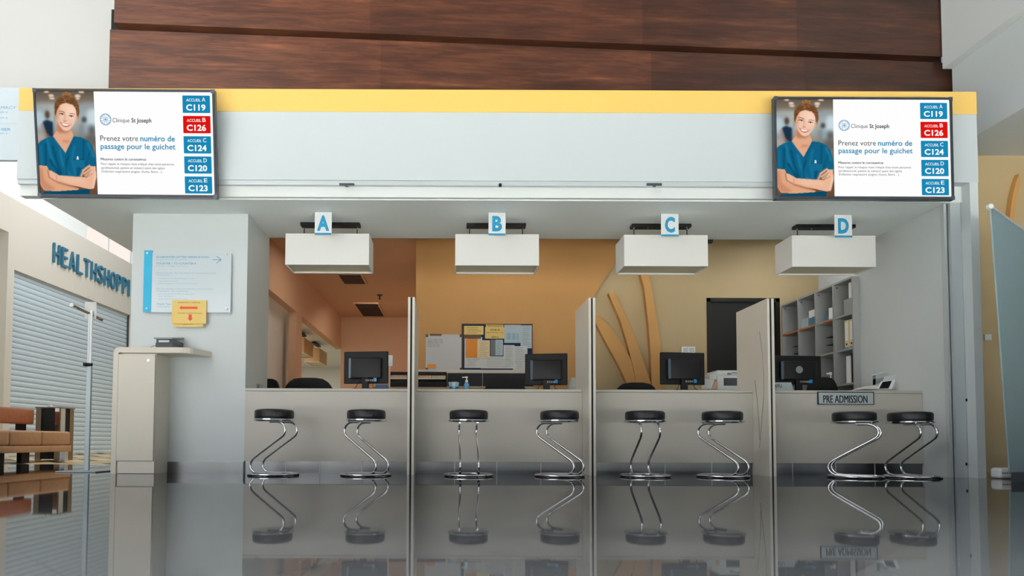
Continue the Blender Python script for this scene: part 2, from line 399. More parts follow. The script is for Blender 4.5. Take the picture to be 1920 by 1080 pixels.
# right-hand hall beyond the pillar
zr = PX(1880, 225, 5.12).z
struct('wall_hall_right', MB().box((4.93, 6.6, 0), (12, 6.7, zr), ), TAN)
struct('ceiling_right', MB().box((5.3, 1, zr), (12, 6.7, zr+.1)), WALLW)
struct('wall_upper_right', MB().box((5.12, 1, zr), (5.3, 6.44, 8)), WALLW)
bzz = PZ
zbm = P(1775, 125, 6.4).z
struct('trim_4', MB().box((P(1773,125,6.4).x, 1, zbm), (5.12, 6.44, 6.5)), WHITE)
# tan wall orange curved rib
rb = [(1911,325),(1904,345),(1898,370),(1894,402),(1888,450),(1884,520),(1882,640),(1888,640),(1892,520),(1899,450),(1903,405),(1908,368),(1914,340)]
tag(MB().prism([P(x, y, 6.54) for x, y in rb], (0, .058, 0)).build('wall_rib', RIB), 'thin curved orange rib on the tan wall beyond the right pillar', 'wall decoration')
b = MB(); px_box(b, 1847, 627, 1860, 638, 6.58, .02, .004); sw_ = tag(b.build('light_switch', CARD), 'small white switch plate on the tan wall right of the pillar', 'switch')
# ================================================================== COUNTERS
zc = zt(900, 729.5, YC); zk = zt(900, 866, YC)
px_part = [(770.5, 'between the counters under lamps A and B'), (1110.5, 'between the counters under lamps B and C'), (1446.5, 'between the counters under lamps C and D')]
PXs = [xt(p, 700, 5.65) for p, _ in px_part]
TH = .03
xs = [XCR, *PXs, XRI]
bays = [(XCR, PXs[0]-TH), (PXs[0]+TH, PXs[1]-TH), (PXs[1]+TH, PXs[2]-TH), (PXs[2]+TH, XRI-.002)]
names = ['under lamp A, first from the left', 'under lamp B, with the notice board behind', 'under lamp C, with the curved ribs behind', 'under lamp D, carrying the pre admission sign']
for (a, b), nm in zip(bays, names):
    ct = thing('reception_counter', 'pale grey reception counter ' + nm, 'counter', ((a+b)/2, YC+.3, 0), 'reception counters in a row')
    MB().box((a, YC, zk), (b-.002, YC+.03, zc-.028)).build('front_panel', LAM, ct)
    MB().rbox((a, YC-.006, zc-.026), (b-.002, YC+.62, zc), .004).build('countertop', LAM, ct)
    kp = MB().box((a, YC+.02, 0), (b-.002, YC+.04, zk)).build('kick_plate', STEEL, ct)
    n = random.Random(int(a*100))
    for k in range(3): 
        x = a + (b-a)*(.2+.25*k+.06*n.random()); MB().box((x, YC+.016, 0), (x+.006, YC+.021, zk)).build('joint_strip', ALU, kp)
# partitions
zp = zt(900, 557.5, 5.65)
for X, (p, where) in zip(PXs, px_part):
    pt = thing('counter_partition', 'cream upright divider panel ' + where, 'divider', (X, 5.95, 0), 'upright dividers between counters')
    Yb = 6.27
    MB().box((X-TH, 5.65, 0), (X-.009, Yb, zp)).build('side_panel', PANEL, pt)
    MB().box((X+.009, 5.65, 0), (X+TH, Yb, zp)).build('side_panel', PANEL, pt)
    MB().box((X-.009, 5.658, 0), (X+.009, Yb-.01, zp-.004)).build('core_strip', BLACKM, pt)
# hairline curved inlays on the right-hand divider
cr = MB()
X = PXs[2]-TH-.002
def inl(pp): cr.tube([PX(x, y, X) for x, y in pp], .0022, 5)
inl([(1424,622),(1429,660),(1432,700),(1432,740),(1428,790),(1424,840)]); inl([(1415,712),(1419,745),(1423,790),(1424,825)])
tag(cr.build('cable', mat('grey_cable', (130,128,118), .5)), 'thin grey cords hanging down the divider left of the pre admission counter', 'cord')
# ================================================================== PENDANT LAMPS
LY0, LY1 = 6.05, 6.37
LZ0, LZ1 = zt(900, 497, LY0), zt(900, 439, LY0)
def make_lamp(label, group, sm=SHADE):
    """local: x along the length, origin centre bottom"""
    t = thing('pendant_lamp', label, 'lamp', (0, 0, 0), group)
    w, d, h = .4, .16, LZ1-LZ0; th = .006
    m_ = MB()
    m_.box((-w,-d,0),(w,-d+th,h)).box((-w,d-th,0),(w,d,h)).box((-w,-d+th,0),(-w+th,d-th,h)).box((w-th,-d+th,0),(w,d-th,h)).box((-w+th,-d+th,h-th),(w-th,d-th,h))
    s_ = m_.build('lamp_shade', sm, t)
    MB().box((-w+th,-d+th,.014),(w-th,d-th,.018)).build('diffuser', DIFF, t)
    r_ = MB()
    for a, b in (((-w,-d-.002,-.003),(w,-d+.012,.004)), ((-w,d-.012,-.003),(w,d+.002,.004)), ((-w-.002,-d,-.003),(-w+.01,d,.004)), ((w-.01,-d,-.003),(w+.002,d,.004))): r_.box(a, b)
    r_.build('rim', CARD, t)
    zc_ = ZS - LZ0
    MB().rbox((-.29,-.045,zc_-.032),(.29,.045,zc_),.004).build('canopy', BLACK, t)
    for sx_ in (-.26, .26):
        rd = MB().tube([(sx_,0,h-.01),(sx_,0,zc_-.03)], .0045, 8).build('rod', BLACK, t)
        MB().tube([(sx_,0,zc_-.05),(sx_,0,zc_-.028)], .009, 8).build('collar', CHROME, rd)
    MB().tube([(-.13,-.02,zc_-.04),(-.13,-.02,zc_-.03)], .006, 8).build('screw', CHROME, t)
    return t
lx = [((534+693)/2, 'A'), ((852.6+1011.5)/2, 'B'), ((1170+1327.7)/2, 'C'), ((1486+1641)/2, 'D')]
lp0 = None; LXs = []
for i, (px, ch) in enumerate(lx):
    lab = 'white box pendant lamp hanging from the soffit behind the sign card lettered ' + ch
    o = make_lamp(lab, 'white box pendant lamps over the counters') if i == 0 else copy_tree(lp0)
    if i == 0: lp0 = o
    o['label'] = lab; o.location = (xt(px, 470, LY0), (LY0+LY1)/2, LZ0); LXs.append(o.location.x)
for (x0, x1, lab) in ((571, 586, 'small pendant lamp with orange light painted on its shade, seen nearer through the office opening behind counter A'), (600, 612, 'small pendant lamp with orange light painted on its shade, seen farther back through the office opening behind counter A')):
    o = copy_tree(lp0); o['label'] = lab; o['group'] = 'pendant lamps with orange light painted on their shades in the room beyond'
    y0, y1 = PX(x0, 660, -2.86).y, PX(x1, 670, -2.86).y
    o.location = (-3.02, (y0+y1)/2, LZ0); o.rotation_euler = (0, 0, math.pi/2)
    for c in o.children:
        if c.name.startswith('lamp_shade'): c.data = c.data.copy(); c.data.materials[0] = SHADEO
# letter cards
for (x0, x1, y0, y1, ch) in ((590,622,398,440,'A'),(916,948,399,441,'B'),(1240,1272,401,443,'C'),(1565.5,1597,403,445,'D')):
    Y = LY0 - .17; a = P(x0, y1, Y); b = P(x1, y0, Y)
    t = thing('letter_sign', 'white square sign card with a blue letter ' + ch + ' above a pendant lamp', 'sign', ((a.x+b.x)/2, Y, a.z), 'lettered sign cards above the counters')
    MB().box((a.x, Y, a.z), (b.x, Y+.008, b.z)).build('card', CARD, t)
    MB().box((a.x, Y-.002, a.z), (b.x, Y, a.z+.017)).build('blue_strip', SIGNB, t)
    m_ = MB(); add_text(m_, ch, ((a.x+b.x)/2, Y-.002, a.z+.044), {'A':.114,'B':.091,'C':.093,'D':.101}[ch], .128, bold=2.5, align='C'); m_.build('lettering', SIGNB, t)
    MB().box(((a.x+b.x)/2-.02, Y+.0081, LZ1+.0005), ((a.x+b.x)/2+.02, LY0+.04, LZ1+.0045)).build('mounting_clip', CARD, t)
b = MB(); px_box(b, 1328, 449, 1337, 454, 6.58, .05); tag(b.build('ceiling_sensor', BLACKM), 'small black sensor box on the soffit right of lamp C', 'sensor')
o = bpy.data.objects[-1]
# ================================================================== TV SCREENS
def nurse_picture():
    W_, H_ = 146, 250
    ys, xs_ = np.mgrid[0:H_, 0:W_]
    X = 33 + (xs_ + .5) / W_ * 585; Yy = 22 + (ys + .5) / H_ * 1013
    img = np.zeros((H_, W_, 3))
    def blur(m, r):
        if r < .3: return m
        k = int(3*r)+1; g = np.exp(-np.arange(-k, k+1)**2/(2*r*r)); g /= g.sum()
        p = np.pad(m, ((k,k),(k,k)), 'edge')
        p = np.apply_along_axis(lambda q: np.convolve(q, g, 'valid'), 0, p)
        return np.apply_along_axis(lambda q: np.convolve(q, g, 'valid'), 1, p)
    def poly(pts, r=.55):
        m = np.zeros(X.shape, bool); n = len(pts)
        for i in range(n):
            x0, y0 = pts[i]; x1, y1 = pts[(i+1) % n]
            if y0 == y1: continue
            c = ((y0 > Yy) != (y1 > Yy)) & (X < (x1-x0)*(Yy-y0)/(y1-y0)+x0); m ^= c
        return blur(m.astype(float), r)
    def ell(cx, cy, rx, ry, r=.55, ang=0):
        a = math.radians(ang); dx = X-cx; dy = Yy-cy
        u = dx*math.cos(a)+dy*math.sin(a); v = -dx*math.sin(a)+dy*math.cos(a)
        return blur(((u/rx)**2+(v/ry)**2 < 1).astype(float), r)
    def line(pts, w, r=.4):
        d = np.full(X.shape, 1e9)
        for (x0,y0),(x1,y1) in zip(pts, pts[1:]):
            L2 = (x1-x0)**2+(y1-y0)**2; t = np.clip(((X-x0)*(x1-x0)+(Yy-y0)*(y1-y0))/L2, 0, 1)
            d = np.minimum(d, np.hypot(X-x0-t*(x1-x0), Yy-y0-t*(y1-y0)))
        return blur(np.clip(1.2-(d/w), 0, 1), r)
    def put(m, c, a=1.0):
        nonlocal img
        c = np.array(c, float) if not isinstance(c, np.ndarray) else c
        img = img*(1-m[...,None]*a) + c*m[...,None]*a
    # background
    g = np.interp(Yy, [22,110,170,330,470,700,1035], [0,1,2,3,4,5,6])
    stops = np.array([(96,86,74),(122,112,98),(150,158,158),(168,184,190),(132,132,128),(116,92,72),(104,72,54)], float)
    i0 = np.clip(g.astype(int), 0, 5); fr_ = (g-i0)[...,None]; img = stops[i0]*(1-fr_)+stops[i0+1]*fr_
    for cx, cy, rx, ry, c, a in ((60,290,50,80,(186,206,214),.8),(590,270,50,90,(206,222,228),.9),(500,390,50,50,(150,176,186),.8),(190,230,40,80,(176,180,176),.7),(130,165,90,22,(190,186,172),.5),(60,480,50,50,(196,180,168),.7),(560,160,70,30,(150,158,160),.8),(585,400,30,50,(74,70,66),.8),(480,400,26,90,(118,120,118),.7),(570,500,60,60,(92,84,78),.7)):
        put(ell(cx,cy,rx,ry,5), c, a)
    for cx, cy, rx, ry in ((142,30,28,8),(188,66,28,14),(196,92,28,11),(494,30,28,10),(455,68,30,16),(455,94,20,10)): put(ell(cx,cy,rx,ry,1.6), (246,220,196), .9)
    put(ell(510,298,24,28,3), (60,58,56), .9)
    put(poly([(88,325),(130,300),(192,322),(192,470),(130,470),(110,400)],2), (22,44,66), .95)
    put(ell(140,252,24,40,2.5), (78,58,48), .9); put(line([(78,350),(110,430),(150,470)],13,2), (160,116,92), .9)
    # hair behind
    hair = (122,80,48)
    put(ell(345,78,58,50,1), (150,104,62)); put(ell(340,180,122,118,1), hair)
    put(poly([(216,170),(232,120),(280,85),(420,90),(462,160),(466,230),(446,300),(425,290),(240,290),(216,240)],.8), (116,76,46))
    put(line([(216,230),(210,330),(192,440)],9,1.5), (150,118,84), .5); put(line([(450,270),(440,360),(412,450)],16,2.5), (176,146,110), .55)
    # neck and chest
    put(poly([(236,330),(232,400),(186,462),(300,640),(320,640),(400,460),(374,400),(370,340)]), (226,170,138))
    put(poly([(236,330),(230,410),(250,430),(330,430),(372,400),(372,350)],2.5), (176,114,84), .75)
    put(ell(318,512,40,14,2.5), (190,120,92), .6)
    # face
    face = [(236,180),(262,148),(330,134),(400,152),(432,196),(436,262),(424,300),(398,352),(366,396),(328,412),(290,400),(254,352),(236,300),(230,250)]
    put(poly(face,.8), (240,196,168))
    put(poly([(236,180),(270,160),(262,250),(250,330),(284,398),(254,352),(232,290)],2.5), (196,136,104), .6)
    put(ell(386,230,44,60,4), (252,220,202), .7); put(ell(350,180,60,26,4), (250,214,190), .6)
    put(ell(436,285,12,26,1), (226,170,140))
    # fringe hair over forehead
    put(poly([(226,262),(240,210),(268,160),(320,132),(380,132),(424,170),(440,230),(444,180),(420,118),(340,92),(262,110),(224,170),(218,230)],.8), (112,72,42))
    for k in range(46):
        a = random.random(); x = 232+a*220; y = 95+abs(a-.5)*150+random.uniform(-25,30)
        put(line([(x,y),(x+random.uniform(-14,24),y+random.uniform(-16,16))],4,.5), (176,130,82) if k % 2 else (72,42,24), .55)
    for k in range(14): 
        a = k/14*6.28; put(line([(345+30*math.cos(a),72+26*math.sin(a)),(345+52*math.cos(a+.7),72+42*math.sin(a+.7))],4,.5), (206,164,112) if k % 2 else (104,66,38), .6)
    # eyes and brows
    put(line([(264,216),(290,216),(316,232)],4.5,.5), (104,62,42), .9); put(line([(366,240),(390,238),(418,246)],4,.5), (110,68,46), .85)
    put(line([(264,240),(290,238),(310,250)],6,.5), (78,48,40), .9); put(line([(362,262),(384,258),(404,268)],6,.5), (78,50,42), .9)
    put(ell(291,247,6.5,6,.4), (60,56,60)); put(ell(384,267,6.5,6,.4), (60,56,60)); put(ell(305,253,4,3,.3), (240,232,226)); put(ell(396,270,4,3,.3), (240,232,226)); put(ell(278,246,4,3,.3), (226,216,208), .8)
    # nose, mouth
    put(line([(322,250),(316,290),(306,308)],6,1.4), (196,138,108), .6); put(line([(304,310),(316,316),(330,312)],4.5,.6), (150,86,64), .8)
    put(poly([(270,326),(300,334),(330,340),(368,346),(352,366),(318,372),(286,358)],.6), (184,92,80)); put(poly([(282,334),(310,340),(358,348),(342,360),(312,360),(290,350)],.4), (252,248,244))
    put(line([(262,316),(270,338)],4,.8), (176,110,84), .7); put(line([(372,336),(378,356)],4,.8), (190,124,98), .6)
    # scrubs
    teal = (16,98,134)
    body = [(33,540),(60,510),(120,480),(178,460),(200,486),(306,628),(398,462),(470,470),(540,500),(580,550),(606,640),(616,755),(560,760),(530,752),(500,760),(440,862),(420,870),(230,850),(150,800),(118,795),(112,755),(33,750)]
    put(poly(body), teal)
    put(poly([(70,1000),(420,990),(545,980),(530,1035),(64,1035)]), (10,74,104))
    for pts_, w, c, a in (([(130,500),(150,640),(200,780)],16,(34,134,172),.6),([(110,540),(104,760)],9,(6,58,86),.7),([(250,600),(270,720),(340,860)],18,(34,138,176),.55),([(180,560),(210,700),(260,850)],14,(6,62,92),.6),([(330,660),(300,760),(320,860)],12,(4,56,84),.6),([(400,560),(370,700),(400,850)],16,(34,134,170),.5),([(495,500),(486,690)],7,(6,62,90),.8),([(540,530),(590,660)],14,(40,142,178),.6),([(60,560),(60,740)],14,(36,128,160),.5),([(180,464),(300,640),(322,640),(402,468)],9,(8,84,118),.7),([(200,500),(304,645)],5,(50,146,180),.5),([(150,700),(240,845)],16,(4,52,80),.6),([(440,760),(420,850)],14,(6,60,88),.6),([(560,600),(510,740)],8,(6,66,96),.5)): put(line(pts_, w, 1.6), c, a)
    put(poly([(386,692),(494,690),(492,770),(388,770)],.8), (24,116,152), .6); put(line([(384,692),(494,690)],3.5), (6,56,82), .7)
    put(ell(428,668,9,9,.4), (226,232,234)); put(poly([(414,690),(424,672),(434,672),(442,690)],.4), (220,228,230))
    # arms
    skin = (224,166,130)
    put(poly([(33,752),(112,755),(130,800),(215,905),(430,975),(420,992),(200,1008),(70,1000),(45,960),(33,930)]), skin)
    put(poly([(33,770),(60,770),(80,900),(190,985),(120,1003),(70,1000),(33,920)],3), (188,124,92), .6)
    put(poly([(120,796),(160,806),(230,848),(430,862),(520,868),(560,790),(540,756),(606,756),(610,860),(580,975),(540,985),(420,960),(250,935),(200,915),(130,880)]), (234,182,150))
    put(line([(210,915),(330,950),(440,975)],9,1.6), (122,66,44), .75); put(poly([(600,760),(610,860),(582,975),(560,980),(585,860)],2), (250,214,190), .6)
    put(line([(120,800),(130,870),(200,912)],7,1), (130,76,54), .7); put(poly([(250,870),(500,880),(500,920),(300,915)],4), (244,200,170), .6)
    for a_, b_ in (((452,860),(478,800)),((478,800),(545,752)),((500,850),(560,790)),((486,830),(560,775)),((520,862),(572,812))):
        put(line([a_, b_],13,.7), (238,188,158))
    for a_, b_ in (((484,818),(545,768)),((502,840),(562,790)),((518,862),(574,826)),((446,860),(474,796))): put(line([a_, b_],3.5,.6), (150,92,66), .8)
    put(line([(205,850),(200,912)],6,1), (196,136,106), .7)
    return img / 255.0, W_, H_
def colour_screen_mesh(name, img, W_, H_, x0, z0, x1, z1, y, parent):
    me = bpy.data.meshes.new(name); vx = []
    for j in range(H_+1):
        for i in range(W_+1): vx.append((x0+(x1-x0)*i/W_, y, z1-(z1-z0)*j/H_))
    fs = [(j*(W_+1)+i, (j+1)*(W_+1)+i, (j+1)*(W_+1)+i+1, j*(W_+1)+i+1) for j in range(H_) for i in range(W_)]
    me.from_pydata(vx, [], fs)
    ca = me.color_attributes.new('picture', 'FLOAT_COLOR', 'CORNER')
    s = np.clip(img, 0, 1); l = np.where(s <= .04045, s/12.92, ((s+.055)/1.055)**2.4).reshape(-1, 3)
    col = np.ones((len(l), 4)); col[:, :3] = l
    ca.data.foreach_set('color', np.repeat(col, 4, axis=0).ravel())
    m = bpy.data.materials.new('screen_picture'); m.use_nodes = True; nt = m.node_tree; nt.nodes.clear()
    a = nt.nodes.new('ShaderNodeVertexColor'); a.layer_name = 'picture'; e = nt.nodes.new('ShaderNodeEmission'); oo = nt.nodes.new('ShaderNodeOutputMaterial')
    e.inputs[1].default_value = 1.085; nt.links.new(a.outputs[0], e.inputs[0]); nt.links.new(e.outputs[0], oo.inputs[0]); me.materials.append(m)
    o = bpy.data.objects.new(name, me); C.objects.link(o); o.parent = parent; return o
S_W = emis('screen_white', (254,254,254)); S_B = emis('screen_blue', (23,137,183)); S_R = emis('screen_red', (222,22,16)); S_K = emis('screen_black', (26,26,30)); S_G = emis('screen_dark_grey', (70,70,74))
K = 1.525/341; TW, THt = 341*K, 199*K
def make_tv():
    t = thing('television', '', 'television', (0,0,0), 'wide information screens on the fascia')
    def u(px): return (px-1617.5)*K
    def w(py): return (279-py)*K
    fr = MB(); bz = [(u(1447), w(378.5)), (u(1788), w(180))]
    (ax, az), (bx, bz_) = bz; ix0, iz0, ix1, iz1 = u(1451.5), w(372.5), u(1783), w(184.5)
    fr.rbox((ax, -.02, az), (ix0, .03, bz_), .004); fr.rbox((ix1, -.02, az), (bx, .03, bz_), .004); fr.rbox((ax+.002, -.0199, az), (bx-.002, .03, iz0), .004); fr.rbox((ax+.002, -.0199, iz1), (bx-.002, .03, bz_), .004)
    fr.build('bezel', mat('tv_bezel', (34,40,48), .25), t)
    MB().box((ax+.01, 0, az+.01), (bx-.01, .045, bz_-.01)).build('back_cover', BLACKM, t)
    MB().rbox((-.2, .045, -.12), (.2, .108, .10), .004).build('wall_bracket', BLACKM, t)
    TC = mat('tv_corner', (70,80,90), .2, metal=.6)
    for x in (ax, bx-.03):
        for z in (az, bz_-.03): MB().rbox((x-.0015, -.0215, z-.0015), (x+.0315, -.019, z+.0315), .001).build('corner_cap', TC, t)
    y = -.012
    sc_ = MB().box((ix0, y, iz0), (ix1, .0, iz1)).build('screen', S_W, t)
    img, W_, H_ = nurse_picture()
    colour_screen_mesh('picture', img, W_, H_, ix0, iz0, u(1560.5), iz1, y-.0012, sc_)
    for i, (L_, N_) in enumerate((('A','C119'),('B','C126'),('C','C124'),('D','C120'),('E','C123'))):
        y0 = 190.5+36.9*i; tgt = MB(); wt = MB()
        x0, x1, z0, z1 = u(1726.8), u(1778.6), w(y0+31.6), w(y0); r = .006
        p = []
        for cx, cz, a0 in ((x1-r,z1-r,0),(x0+r,z1-r,90),(x0+r,z0+r,180),(x1-r,z0+r,270)):
            for k in range(4): a = math.radians(a0+30*k); p.append((cx+r*math.cos(a), y-.0012, cz+r*math.sin(a)))
        tgt.add(p, [tuple(range(len(p)))])
        add_text(wt, 'ACCUEIL', (u(1734), y-.0024, w(y0+10.8)), 27*K, 5*K, bold=.3); add_text(wt, L_, (u(1763.5), y-.0024, w(y0+10.8)), 6.3*K, 7.3*K, bold=.3)
        add_text(wt, N_, (u(1733.5), y-.0024, w(y0+26.8)), 36.5*K, 10.2*K, bold=1.6)
        tl_ = tgt.build('number_tile', S_R if i == 1 else S_B, t)
        if i == 1: tl_['label'] = 'red number tile'
        wt.build('tile_lettering', S_W, tl_)
    yy = y-.0012; bl = MB()
    def word_(nm, s_, x0, x1, yb, h, m_, bold=0):
        q_ = MB(); add_text(q_, s_, (u(x0), yy, w(yb)), (x1-x0)*K, h*K, bold=bold); q_.build(nm, m_, t)
    word_('clinic_name', 'Clinique', 1594, 1626, 240, 7.6, S_K); word_('clinic_name', 'St Joseph', 1629.5, 1667, 240, 7.6, S_K, 1.0)
    word_('headline', 'Prenez votre', 1569.5, 1641, 274, 9.8, S_K); word_('headline', 'numéro de', 1645, 1710.5, 274, 9.8, S_B, 1.0)
    word_('headline', 'passage pour le guichet', 1569.5, 1711, 288.7, 9.8, S_B, 1.0)
    word_('notice_heading', 'Mesures contre le coronavirus', 1569, 1654.5, 309.6, 4.7, S_K, 2.2)
    for s_, x1, b_ in (('Pour rappel, le masque reste indiqué chez toute personne', 1707, 318), ('(professionnel, patient et visiteur) ayant des signes', 1689.5, 325.2), ("d'infection respiratoire (angine, rhume, fièvre…).", 1685, 332)): word_('notice_line', s_, 1569, x1, b_, 4.1, S_G, .2)
    cx, cz = u(1581), w(235)
    bl_ring = [(cx+10*K*math.cos(a/24*math.tau), yy, cz+10*K*math.sin(a/24*math.tau)) for a in range(24)]
    bl.tube(bl_ring, .0028, 4, closed=True)
    for sgx in (1, -1):
        for sgz in (1, -1):
            bl.tube([(cx+sgx*2.4*K, yy, cz+sgz*9.6*K), (cx+sgx*2.4*K, yy, cz+sgz*2.4*K), (cx+sgx*9.6*K, yy, cz+sgz*2.4*K)], .002, 4)
            bl.tube([(cx+sgx*5.4*K, yy, cz+sgz*8.3*K), (cx+sgx*5.0*K, yy, cz+sgz*5.0*K), (cx+sgx*8.3*K, yy, cz+sgz*5.4*K)], .002, 4)
    bl.tube([(cx-4.2*K, yy, cz), (cx+4.2*K, yy, cz)], .0028, 4); bl.tube([(cx, yy, cz-4.2*K), (cx, yy, cz+4.2*K)], .0028, 4)
    bl.build('clinic_logo', S_B, t)
    return t
tv = make_tv(); tv['label'] = 'large wide screen at the left end of the yellow band showing queue numbers'
q = P(237.5, 270.5, YF-.12); tv.location = q; tv.rotation_euler = Euler((math.radians(7.5), math.radians(.2), 0)); tv.scale = (1.01, 1, 1.01)
tv2 = copy_tree(tv); tv2['label'] = 'large wide screen at the right end of the yellow band showing queue numbers'
tv2.location = P(1617.5, 279, YF-.12); tv2.rotation_euler = Euler((math.radians(.3), 0, 0)); tv2.scale = (1, 1, 1)
# ================================================================== STOOLS
def smooth_path(ctrl, n=6):
    out = []; c = [Vector(p) for p in ctrl]; c = [c[0]*2-c[1]] + c + [c[-1]*2-c[-2]]
    for i in range(1, len(c)-2):
        for k in range(n):
            t = k/n; a, b, d, e = c[i-1], c[i], c[i+1], c[i+2]
            out.append(.5*((2*b)+(d-a)*t+(2*a-5*b+4*d-e)*t*t+(-a+3*b-3*d+e)*t**3))
    out.append(c[-2]); return out
def make_stool():
    t = thing('bar_stool', '', 'stool', (0,0,0), 'round black chrome stools before the counters')
    MB().lathe([(0,.486),(.158,.486),(.164,.492),(.166,.505),(.166,.54),(.162,.553),(.15,.561),(.12,.565),(0,.568)], n=48).build('seat', LEATH, t, smooth=50)
    MB().lathe([(0,.460),(.15,.460),(.170,.464),(.178,.472),(.177,.481),(.168,.487),(.15,.488),(0,.488)], n=48).build('seat_ring', CHROME, t, smooth=40)
    for v in (-.077, .077):
        ctrl = [(.02,.458),(.10,.457),(.145,.445),(.176,.415),(.182,.385),(.172,.352),(.14,.325),(.02,.252),(-.12,.166),(-.165,.135),(-.187,.10),(-.184,.065),(-.158,.035),(-.12,.022),(0,.019),(.15,.018)]
        MB().tube(smooth_path([(u, v, z) for u, z in ctrl], 4), .0096, 12).build('tube_leg', CHROME, t, smooth=60)
    ring = [(.205*math.cos(a/48*math.tau), .205*math.sin(a/48*math.tau), .013) for a in range(48)]
    b = MB().tube(ring, .0105, 10, closed=True).build('base_ring', CHROME, t, smooth=60)
    pd = MB()
    for a in (45, 135, 225, 315): pd.lathe([(0,0),(.012,0),(.012,.006),(0,.006)], (.205*math.cos(math.radians(a)), .205*math.sin(math.radians(a)), 0), 12)
    pd.build('rubber_foot', BLACKM, b)
    return t
st = [(514.5, -25, 891, 'leftmost of all'), (687, 144, 891.5, 'second from the left'), (879, 91, 892, 'seen straight on in front of the notice board'), (1049, 138, 892.5, 'just left of the B-C divider'),
      (1209, -92, 892.5, 'seen straight on under lamp C'), (1354, 125, 893, 'just left of the pre admission divider'), (1601, -40, 894, 'beneath the pre admission sign'), (1706, -82, 894, 'rightmost, against the white right wall')]
s0 = make_stool()
for i, (px, ang, fy, lab) in enumerate(st):
    o = s0 if i == 0 else copy_tree(s0)
    Y = 5.5; q = P(px, 778, Y); o.location = (q.x, Y, 0); o.rotation_euler = (0, 0, math.radians(ang))
    o['label'] = 'round black stool with chrome tube legs, ' + lab
# ================================================================== KIOSK AT LEFT
KY = 5.66
a = P(213, 652, KY); x0 = a.x; z1 = P(290, 651, KY).z; x1 = xt(290, 750, KY); x2 = xt(352, 660, KY); xe = xt(397, 662, YC)
kt = thing('reception_kiosk', 'narrow cream cabinet with rounded corner and projecting shelf top at left column', 'cabinet', ((x0+x1)/2, 5.8, 0))
th = .05; r = .05
arc = [(x0+r-r*math.sin(math.radians(a_)), z1-r+r*math.cos(math.radians(a_))) for a_ in range(0, 91, 15)]
sp = [(x, KY, z) for x, z in arc] + [(x0, KY, 0), (x0+.045, KY, 0), (x0+.045, KY, z1-th), (x1, KY, z1-th), (x1, KY, z1)]
MB().prism(sp, (0, YC-KY-.002, 0)).build('side_and_top', KIOSK, kt)
tp = [(x1, KY, z1), (x2-.08, KY, z1)] + [(x2-.08+.12*math.sin(math.radians(k)), KY+.12-.12*math.cos(math.radians(k)), z1) for k in range(15, 61, 15)] + [(xe, YC-.002, z1), (x1, YC-.002, z1)]
MB().prism(tp, (0, 0, -th)).build('shelf_top', KIOSK, kt)
dz0 = P(250, 864, KY).z; xd0, xd1 = x0+.047, x1-.004
MB().box((x0+.045, KY+.02, .0), (x1, YC-.002, z1-th-.004)).build('body', KIOSK, kt)
d_ = MB().rbox((xd0, KY-.002, dz0), (xd1, KY+.018, z1-th-.014), .003).build('door', KIOSK, kt)
q = P(279, 676, KY); MB().lathe([(0,-.008),(.011,-.008),(.013,0),(0,0)], (q.x, KY-.002, q.z), 16, 'Y').build('lock', CHROME, d_, smooth=True)
MB().box((xd0+.01, KY+.006, .004), (xd1+.008, KY+.02, dz0-.003)).build('plinth', PANEL, kt)
MB().box((x0+.046, KY-.001, z1-th-.006), (x0+.07, KY+.01, z1-th+.002)).build('recess', WOODB, kt)
# printer on the kiosk
p0 = xt(291, 640, KY+.03); p1 = xt(323.5, 640, KY+.03)
pr = thing('receipt_printer', 'small black box printer standing on the cream kiosk top', 'printer', ((p0+p1)/2, KY+.15, z1))
MB().rbox((p0, KY+.035, z1), (p1, KY+.26, z1+.044), .004).build('body', DGREY, pr)
MB().rbox((p0+.002, KY+.045, z1+.044), (p1, KY+.26, z1+.078), .003).build('upper_body', DGREY, pr)
sl_ = [(p0-.012, KY+.03, z1+.078), (p1+.002, KY+.03, z1+.078), (p1+.002, KY+.03, z1+.095), (p0-.012, KY+.03, z1+.095)]
MB().add([(p0-.012,KY+.03,z1+.078),(p1+.002,KY+.03,z1+.078),(p1+.004,KY+.265,z1+.105),(p0-.004,KY+.265,z1+.105),(p0-.012,KY+.03,z1+.092),(p1+.002,KY+.03,z1+.092),(p1+.004,KY+.265,z1+.128),(p0-.004,KY+.265,z1+.128)],
  [(0,3,2,1),(4,5,6,7),(0,1,5,4),(1,2,6,5),(2,3,7,6),(3,0,4,7)]).build('lid', GREYP, pr)
MB().box((p0+.03, KY+.03, z1+.05), (p1-.03, KY+.046, z1+.068)).build('paper_slot', PAPER, pr)
w0 = Vector((p0, KY+.15, z1+.03)); tag(MB().tube(smooth_path([(p0-.001, KY+.1, z1+.03), (p0-.04, KY+.09, z1+.025), (p0-.085, KY+.09, z1+.004)]), .0022, 6).build('printer_cable', DGREY), 'thin dark cable trailing from the kiosk printer', 'cable')
# acrylic direction board
AY = YC - .03
ab = thing('direction_board', 'pale acrylic direction board with cyan left strip on the white column', 'sign', (xt(350,530,AY), AY, zt(350,586,AY)))
b = MB(); px_box(b, 271, 474, 432, 586, AY, .008); b.build('board', ACRYL, ab)
b = MB(); px_box(b, 270.5, 469.5, 283, 585, AY-.003, .01); b.build('cyan_strip', CYAN, ab)
for x, y in ((277, 475), (275.5, 578.5), (425, 477), (425, 579)):
    q = P(x, y, AY); MB().lathe([(0,-.014),(.008,-.014),(.011,-.008),(.011,.03),(0,.03)], (q.x, AY, q.z), 14, 'Y').build('standoff_bolt', CARD, ab, smooth=True)
bt = MB(); gt = MB()
def tl(mb, s, x0, x1, yb, h, bold=0): 
    q0 = P(x0, yb, AY-.0015); q1 = P(x1, yb, AY-.0015); add_text(mb, s, q0, q1.x-q0.x, h*AY/1200, bold=bold)
